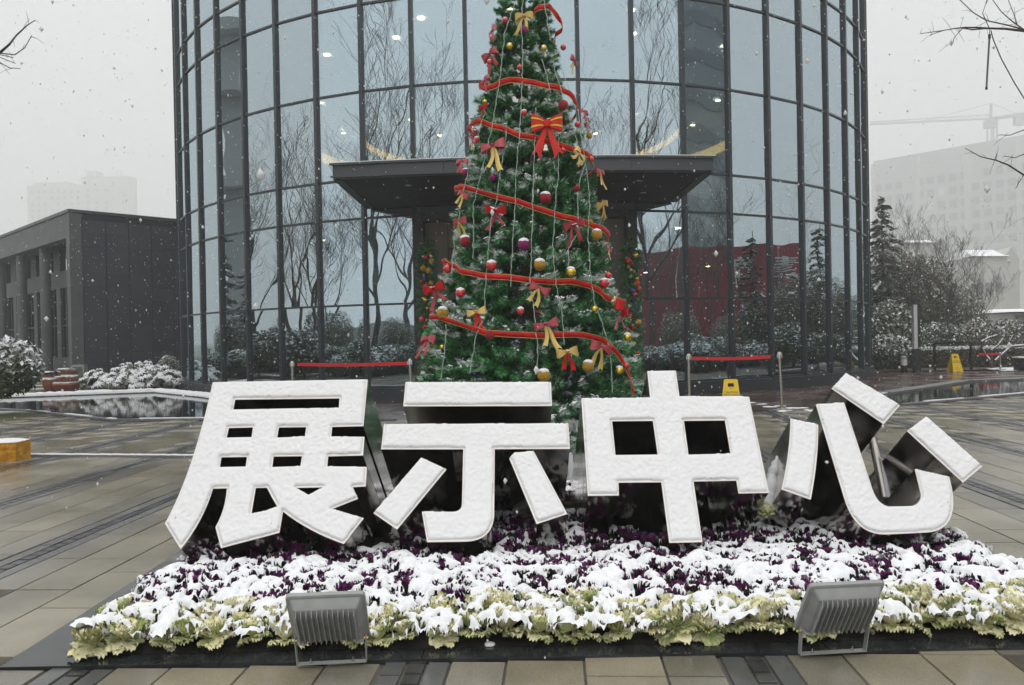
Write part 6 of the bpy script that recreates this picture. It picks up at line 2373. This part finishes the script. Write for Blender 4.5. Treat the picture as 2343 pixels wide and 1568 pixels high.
def wet_sign(p, rz_, label, s=1.0):
    r = empty('wet_floor_sign', p, label, 'warning sign', None, rz_)
    r.scale = (s,) * 3
    H, wb, wt_, th = .62, .37, .245, .012
    for sd_ in (-1, 1):
        lean_ = rad(15) * sd_
        m = MB()
        P = [(-wb / 2, 0), (-.06, 0), (-.05, .035), (.05, .035), (.06, 0), (wb / 2, 0), (wt_ / 2, H - .02), (wt_ / 2 - .02, H), (-wt_ / 2 + .02, H), (-wt_ / 2, H - .02)]
        hole = [(-.055, H - .145), (.055, H - .145), (.05, H - .075), (-.05, H - .075)][::-1]
        tris = tessellate_polygon([[Vector((x, z, 0)) for x, z in P], [Vector((x, z, 0)) for x, z in hole]])
        flat = P + hole
        Mx = Matrix.Rotation(lean_, 3, 'X')
        def T3(x, y, z): return Mx @ Vector((x, y, z - H)) + Vector((0, 0, H * math.cos(rad(15))))
        V = [T3(x, -th / 2, z) for x, z in flat] + [T3(x, th / 2, z) for x, z in flat]
        n = len(flat)
        F = [tuple(t) for t in tris] + [tuple(i + n for i in reversed(t)) for t in tris]
        for off, L in ((0, len(P)), (len(P), 4)):
            for i in range(L): F.append((off + i, off + (i + 1) % L, n + off + (i + 1) % L, n + off + i))
        m.add(V, F)
        pn = place('sign_panel', m.mesh('sign_panel', YELLOW), r)
        if sd_ == -1:
            # front panel: its outward side faces the viewer
            pass
        side = -1 if sd_ == -1 else 1
        for txt, size, z, mt in (('CAUTION', .052, .375, PRINT), ('WET FLOOR', .050, .325, PRINT)):
            o_ = place('lettering', text_mesh(txt, size, mt, 'lettering', .0008), pn)
            B_ = Matrix(((1, 0, 0), (0, 0, -1), (0, 1, 0)))
            if side == 1: B_ = Matrix(((-1, 0, 0), (0, 0, 1), (0, 1, 0)))
            o_.matrix_local = Matrix.Translation(T3(0, side * (th / 2 + .0012), z)) @ (Mx @ B_).to_4x4()
        m = MB(); V = []
        K = 18
        tri = [(-.055, .09), (.055, .09), (0, .235)]
        pts = []
        for i in range(3):
            a_, b_ = Vector(tri[i]), Vector(tri[(i + 1) % 3])
            for t in (.14, .86): pts.append(a_.lerp(b_, t))
        cen = Vector((0, .14))
        for pt in pts:
            for f in (1.0, .80):
                e = cen + (pt - cen) * f
                V.append(T3(e.x, side * (th / 2 + .0012), e.y))
        n = len(pts)
        F = [(2 * i, 2 * i + 1, 2 * ((i + 1) % n) + 1, 2 * ((i + 1) % n)) for i in range(n)]
        m.add(V, F); place('warning_triangle', m.mesh('warning_triangle', REDPRINT), pn)
        m = MB(); m.add([T3(-.022, side * (th / 2 + .0012), .447), T3(.022, side * (th / 2 + .0012), .447), T3(.022, side * (th / 2 + .0012), .455), T3(-.022, side * (th / 2 + .0012), .455)], [(0, 1, 2, 3)]); place('maker_mark', m.mesh('maker_mark', REDPRINT), pn)
    return r


q = at(1668, 900, 13.9)
zs = at(1668, 866, 13.9).z
wet_sign((q.x + .03, 13.9, 0), rad(-14), 'yellow wet floor sign standing behind the third character', zs / .615)
g = ground(2184, 851)
wet_sign((g.x, g.y, -.01), rad(8), 'yellow wet floor sign on the red path by the black crowd barrier', 1.0)

# black crowd barrier frame, lamp post, low post, far red belt
g1, g2 = ground(2138, 850), ground(2230, 849)
cbr = empty('crowd_barrier', g1, 'black barrier frame on two feet beyond the right pool', 'barrier')
for g_ in (g1, g2):
    m = MB(); m.box((g_.x, g1.y, .5), (.06, .06, .92)); m.build('post', BLACKMET, cbr)
    m = MB(); m.box((g_.x, g1.y, .015), (.62, .34, .05)); m.build('foot', BLACKMET, cbr)
m = MB(); m.box(((g1.x + g2.x) / 2, g1.y, .935), (g2.x - g1.x - .062, .05, .06)); m.build('top_rail', BLACKMET, cbr)
g = ground(2096, 851)
lp_ = empty('bollard_lamp', g, 'tall dark bollard lamp with a long pale light strip beside the garden', 'lamp post')
Hl = at(2096, 686, g.y).z
m = MB(); m.box((g.x, g.y, .37), (.20, .20, .80)); m.build('base_post', FRAME, lp_)
m = MB(); m.box((g.x + .065, g.y, (.775 + Hl - .15) / 2), (.07, .19, Hl - .15 - .775)); m.build('side_post', FRAME, lp_)
m = MB(); m.box((g.x - .035, g.y, (.775 + Hl - .16) / 2), (.12, .15, Hl - .16 - .78)); m.build('light_strip', LAMPTUBE, lp_)
m = MB(); m.box((g.x, g.y, Hl - .07), (.20, .20, .14)); m.build('cap', FRAME, lp_)
g = ground(2068, 851)
bl = empty('garden_light', g, 'short dark garden light with a white band near the lamp post', 'garden light')
m = MB(); m.lathe([(.09, 0), (.09, .22)], 12, c=tuple(g)); m.build('base', BLACKMET, bl)
m = MB(); m.lathe([(.095, .22), (.095, .42)], 12, c=tuple(g)); m.build('light_band', B_WHITE, bl)
m = MB(); m.lathe([(.1, .42), (.1, .5), (0, .54)], 12, c=tuple(g)); m.build('cap', BEIGE, bl)
g1, g2 = ground(2243, 846), ground(2288, 846)
stanchion(g2, 'thin post at the end of the far red belt in the garden', 0, at(2288, 806, g2.y).z / 1.02)
belt(at(2238, 810, g2.y), at(2286, 809, g2.y), 'short red belt in front of the clipped hedge', REDTAPE, .07)
g = ground(2335, 847)
dbx = empty('junction_box', g, 'dark box with snow on top at the end of the snowy verge', 'utility box')
m = MB(); m.box((g.x, g.y, .2), (.3, .3, .4)); m.build('housing', BLACKMET, dbx)
m = MB(); m.box((g.x, g.y, .425), (.36, .34, .05)); m.build('snow_top', SNOW, dbx)

# three terracotta pots with kale
def pot(p, r_, h_, label, kinds):
    e = empty('terracotta_pot', p, label, 'plant pot')
    m = MB(); m.lathe([(r_ * .62, 0), (r_ * .9, h_ * .3), (r_, h_ * .62), (r_ * .9, h_ * .84), (r_ * .80, h_ * .86), (r_ * .80, h_ * .90), (r_ * .98, h_ * .92), (r_ * .98, h_), (r_ * .84, h_), (r_ * .84, h_ * .93), (0, h_ * .93)], 26)
    place('body', m.mesh('body', TERRA, True), e)
    m = MB(); V, F = [], []
    for i, (q_, z_) in enumerate(((.985, .74), (.955, .79), (.905, .84), (.83, .868))):
        for j in range(26):
            a = 2 * math.pi * j / 26
            V.append((r_ * q_ * math.cos(a), r_ * q_ * math.sin(a), h_ * (z_ + (rnd.uniform(-.03, .03) if i == 0 else 0)) + .008))
    for i in range(3):
        for j in range(26): F.append((i * 26 + j, i * 26 + (j + 1) % 26, (i + 1) * 26 + (j + 1) % 26, (i + 1) * 26 + j))
    m.add(V, F); place('snow_collar', m.mesh('snow_collar', SNOW, 'all'), e)
    n = 7
    for k in range(n):
        a = 6.28 * k / (n - 1)
        rr_ = 0 if k == n - 1 else r_ * .62
        kk_ = place('kale_plant', rnd.choice(kinds), e, (rr_ * math.cos(a), rr_ * math.sin(a), h_ * .95), (0, 0, rnd.uniform(0, 6)), 1.2)
    m = MB()
    for k in range(16):
        a = rnd.uniform(0, 6.28); q_ = r_ * rnd.uniform(0, .95)
        m.lathe([(rnd.uniform(.05, .09), h_ + .06 + rnd.uniform(0, .04)), (.05, h_ + .10 + rnd.uniform(0, .03)), (0, h_ + .115)], 8, c=(q_ * math.cos(a), q_ * math.sin(a), 0))
    place('snow_top', m.mesh('snow_top', SNOW, 'all'), e)


s = 24.6 / FPX
p = at(118, 893, 24.6); pot((p.x, 24.6, -.02), .52 * 19 * s / .26 * .5, 38 * s, 'tall red terracotta pot of purple kale by the pool', PR)
p = at(152, 893, 25.4); pot((p.x, 25.4, -.02), .27 * 1.35, 43 * s, 'rearmost terracotta pot, standing behind the other two', CR)
p = at(154, 896, 24.3); pot((p.x, 24.3, -.02), .40, 28 * s, 'low wide terracotta pot of yellow kale by the pool', CR)

# snow remnants lying on the apron near the leaning post
sr = MB()
for i in range(16):
    g = ground(1700 + i * 11 + rnd.uniform(-6, 6), 922 + rnd.uniform(-3, 3) + 2.0 * i * .6)
    sr.lathe([(rnd.uniform(.05, .16), .004), (.03, .012), (0, .014)], 7, c=(g.x, g.y, .002))
tag(sr.build('snow', SNOW), 'thin streak of melting snow on the wet red apron', kind='stuff')

# ------------------------------------------------------------------ falling snow and snowy air
FLAKE = bpy.data.materials.new('snowflake')
FLAKE.use_nodes = True
_n = FLAKE.node_tree.nodes
_n.remove(_n['Principled BSDF'])
_d, _t, _m = _n.new('ShaderNodeBsdfDiffuse'), _n.new('ShaderNodeBsdfTranslucent'), _n.new('ShaderNodeMixShader')
_d.inputs['Color'].default_value = (.95, .95, .95, 1)
_t.inputs['Color'].default_value = (.98, .98, .98, 1)
_m.inputs[0].default_value = .6
FLAKE.node_tree.links.new(_d.outputs[0], _m.inputs[1]); FLAKE.node_tree.links.new(_t.outputs[0], _m.inputs[2])
FLAKE.node_tree.links.new(_m.outputs[0], _n['Material Output'].inputs['Surface'])
R = np.random.default_rng(123)
n = 22000
P = np.stack([R.uniform(-13, 13, n), 1.0 + 22 * R.random(n) ** .8, R.uniform(.1, 11, n)], 1)
keep = (np.abs(P[:, 0]) < P[:, 1] * .72 + .8) & (P[:, 2] < P[:, 1] * .48 + 1.6)
P = P[keep]
n = len(P)
s = np.clip(R.lognormal(math.log(.0056), .55, n), .0025, .019)
s = np.where(P[:, 1] < 2.6, np.minimum(s, .0035), s)
base = np.array([(1, 0, 0), (-.5, .87, 0), (-.5, -.87, 0), (0, 0, 1.0), (0, 0, -1.0)]) * np.array([1, 1, 1.3])
jit = R.uniform(.6, 1.3, (n, 5, 1))
V = (P[:, None, :] + base[None] * jit * s[:, None, None]).reshape(-1, 3)
tri = np.array([(0, 1, 3), (1, 2, 3), (2, 0, 3), (1, 0, 4), (2, 1, 4), (0, 2, 4)])
F = (tri[None] + (np.arange(n) * 5)[:, None, None]).reshape(-1, 3)
fl = place('falling_snow', mesh_np('falling_snow', V, F, FLAKE, smooth=True))
tag(fl, 'snowflakes falling through the air', kind='stuff')

hz = bpy.data.materials.new('snowy_air')
hz.use_nodes = True
n_ = hz.node_tree.nodes
n_.remove(n_['Principled BSDF'])
pv = n_.new('ShaderNodeVolumePrincipled')
pv.inputs['Color'].default_value = (0.97, 0.975, 0.98, 1)
pv.inputs['Density'].default_value = 0.0026
pv.inputs['Anisotropy'].default_value = 0.3
hz.node_tree.links.new(pv.outputs[0], n_['Material Output'].inputs['Volume'])
m = MB(); m.box((0, 300, 74.5), (1300, 760, 151.04))
ho_ = m.build('haze', hz)
tag(ho_, 'pale snowy haze filling the air', kind='stuff')
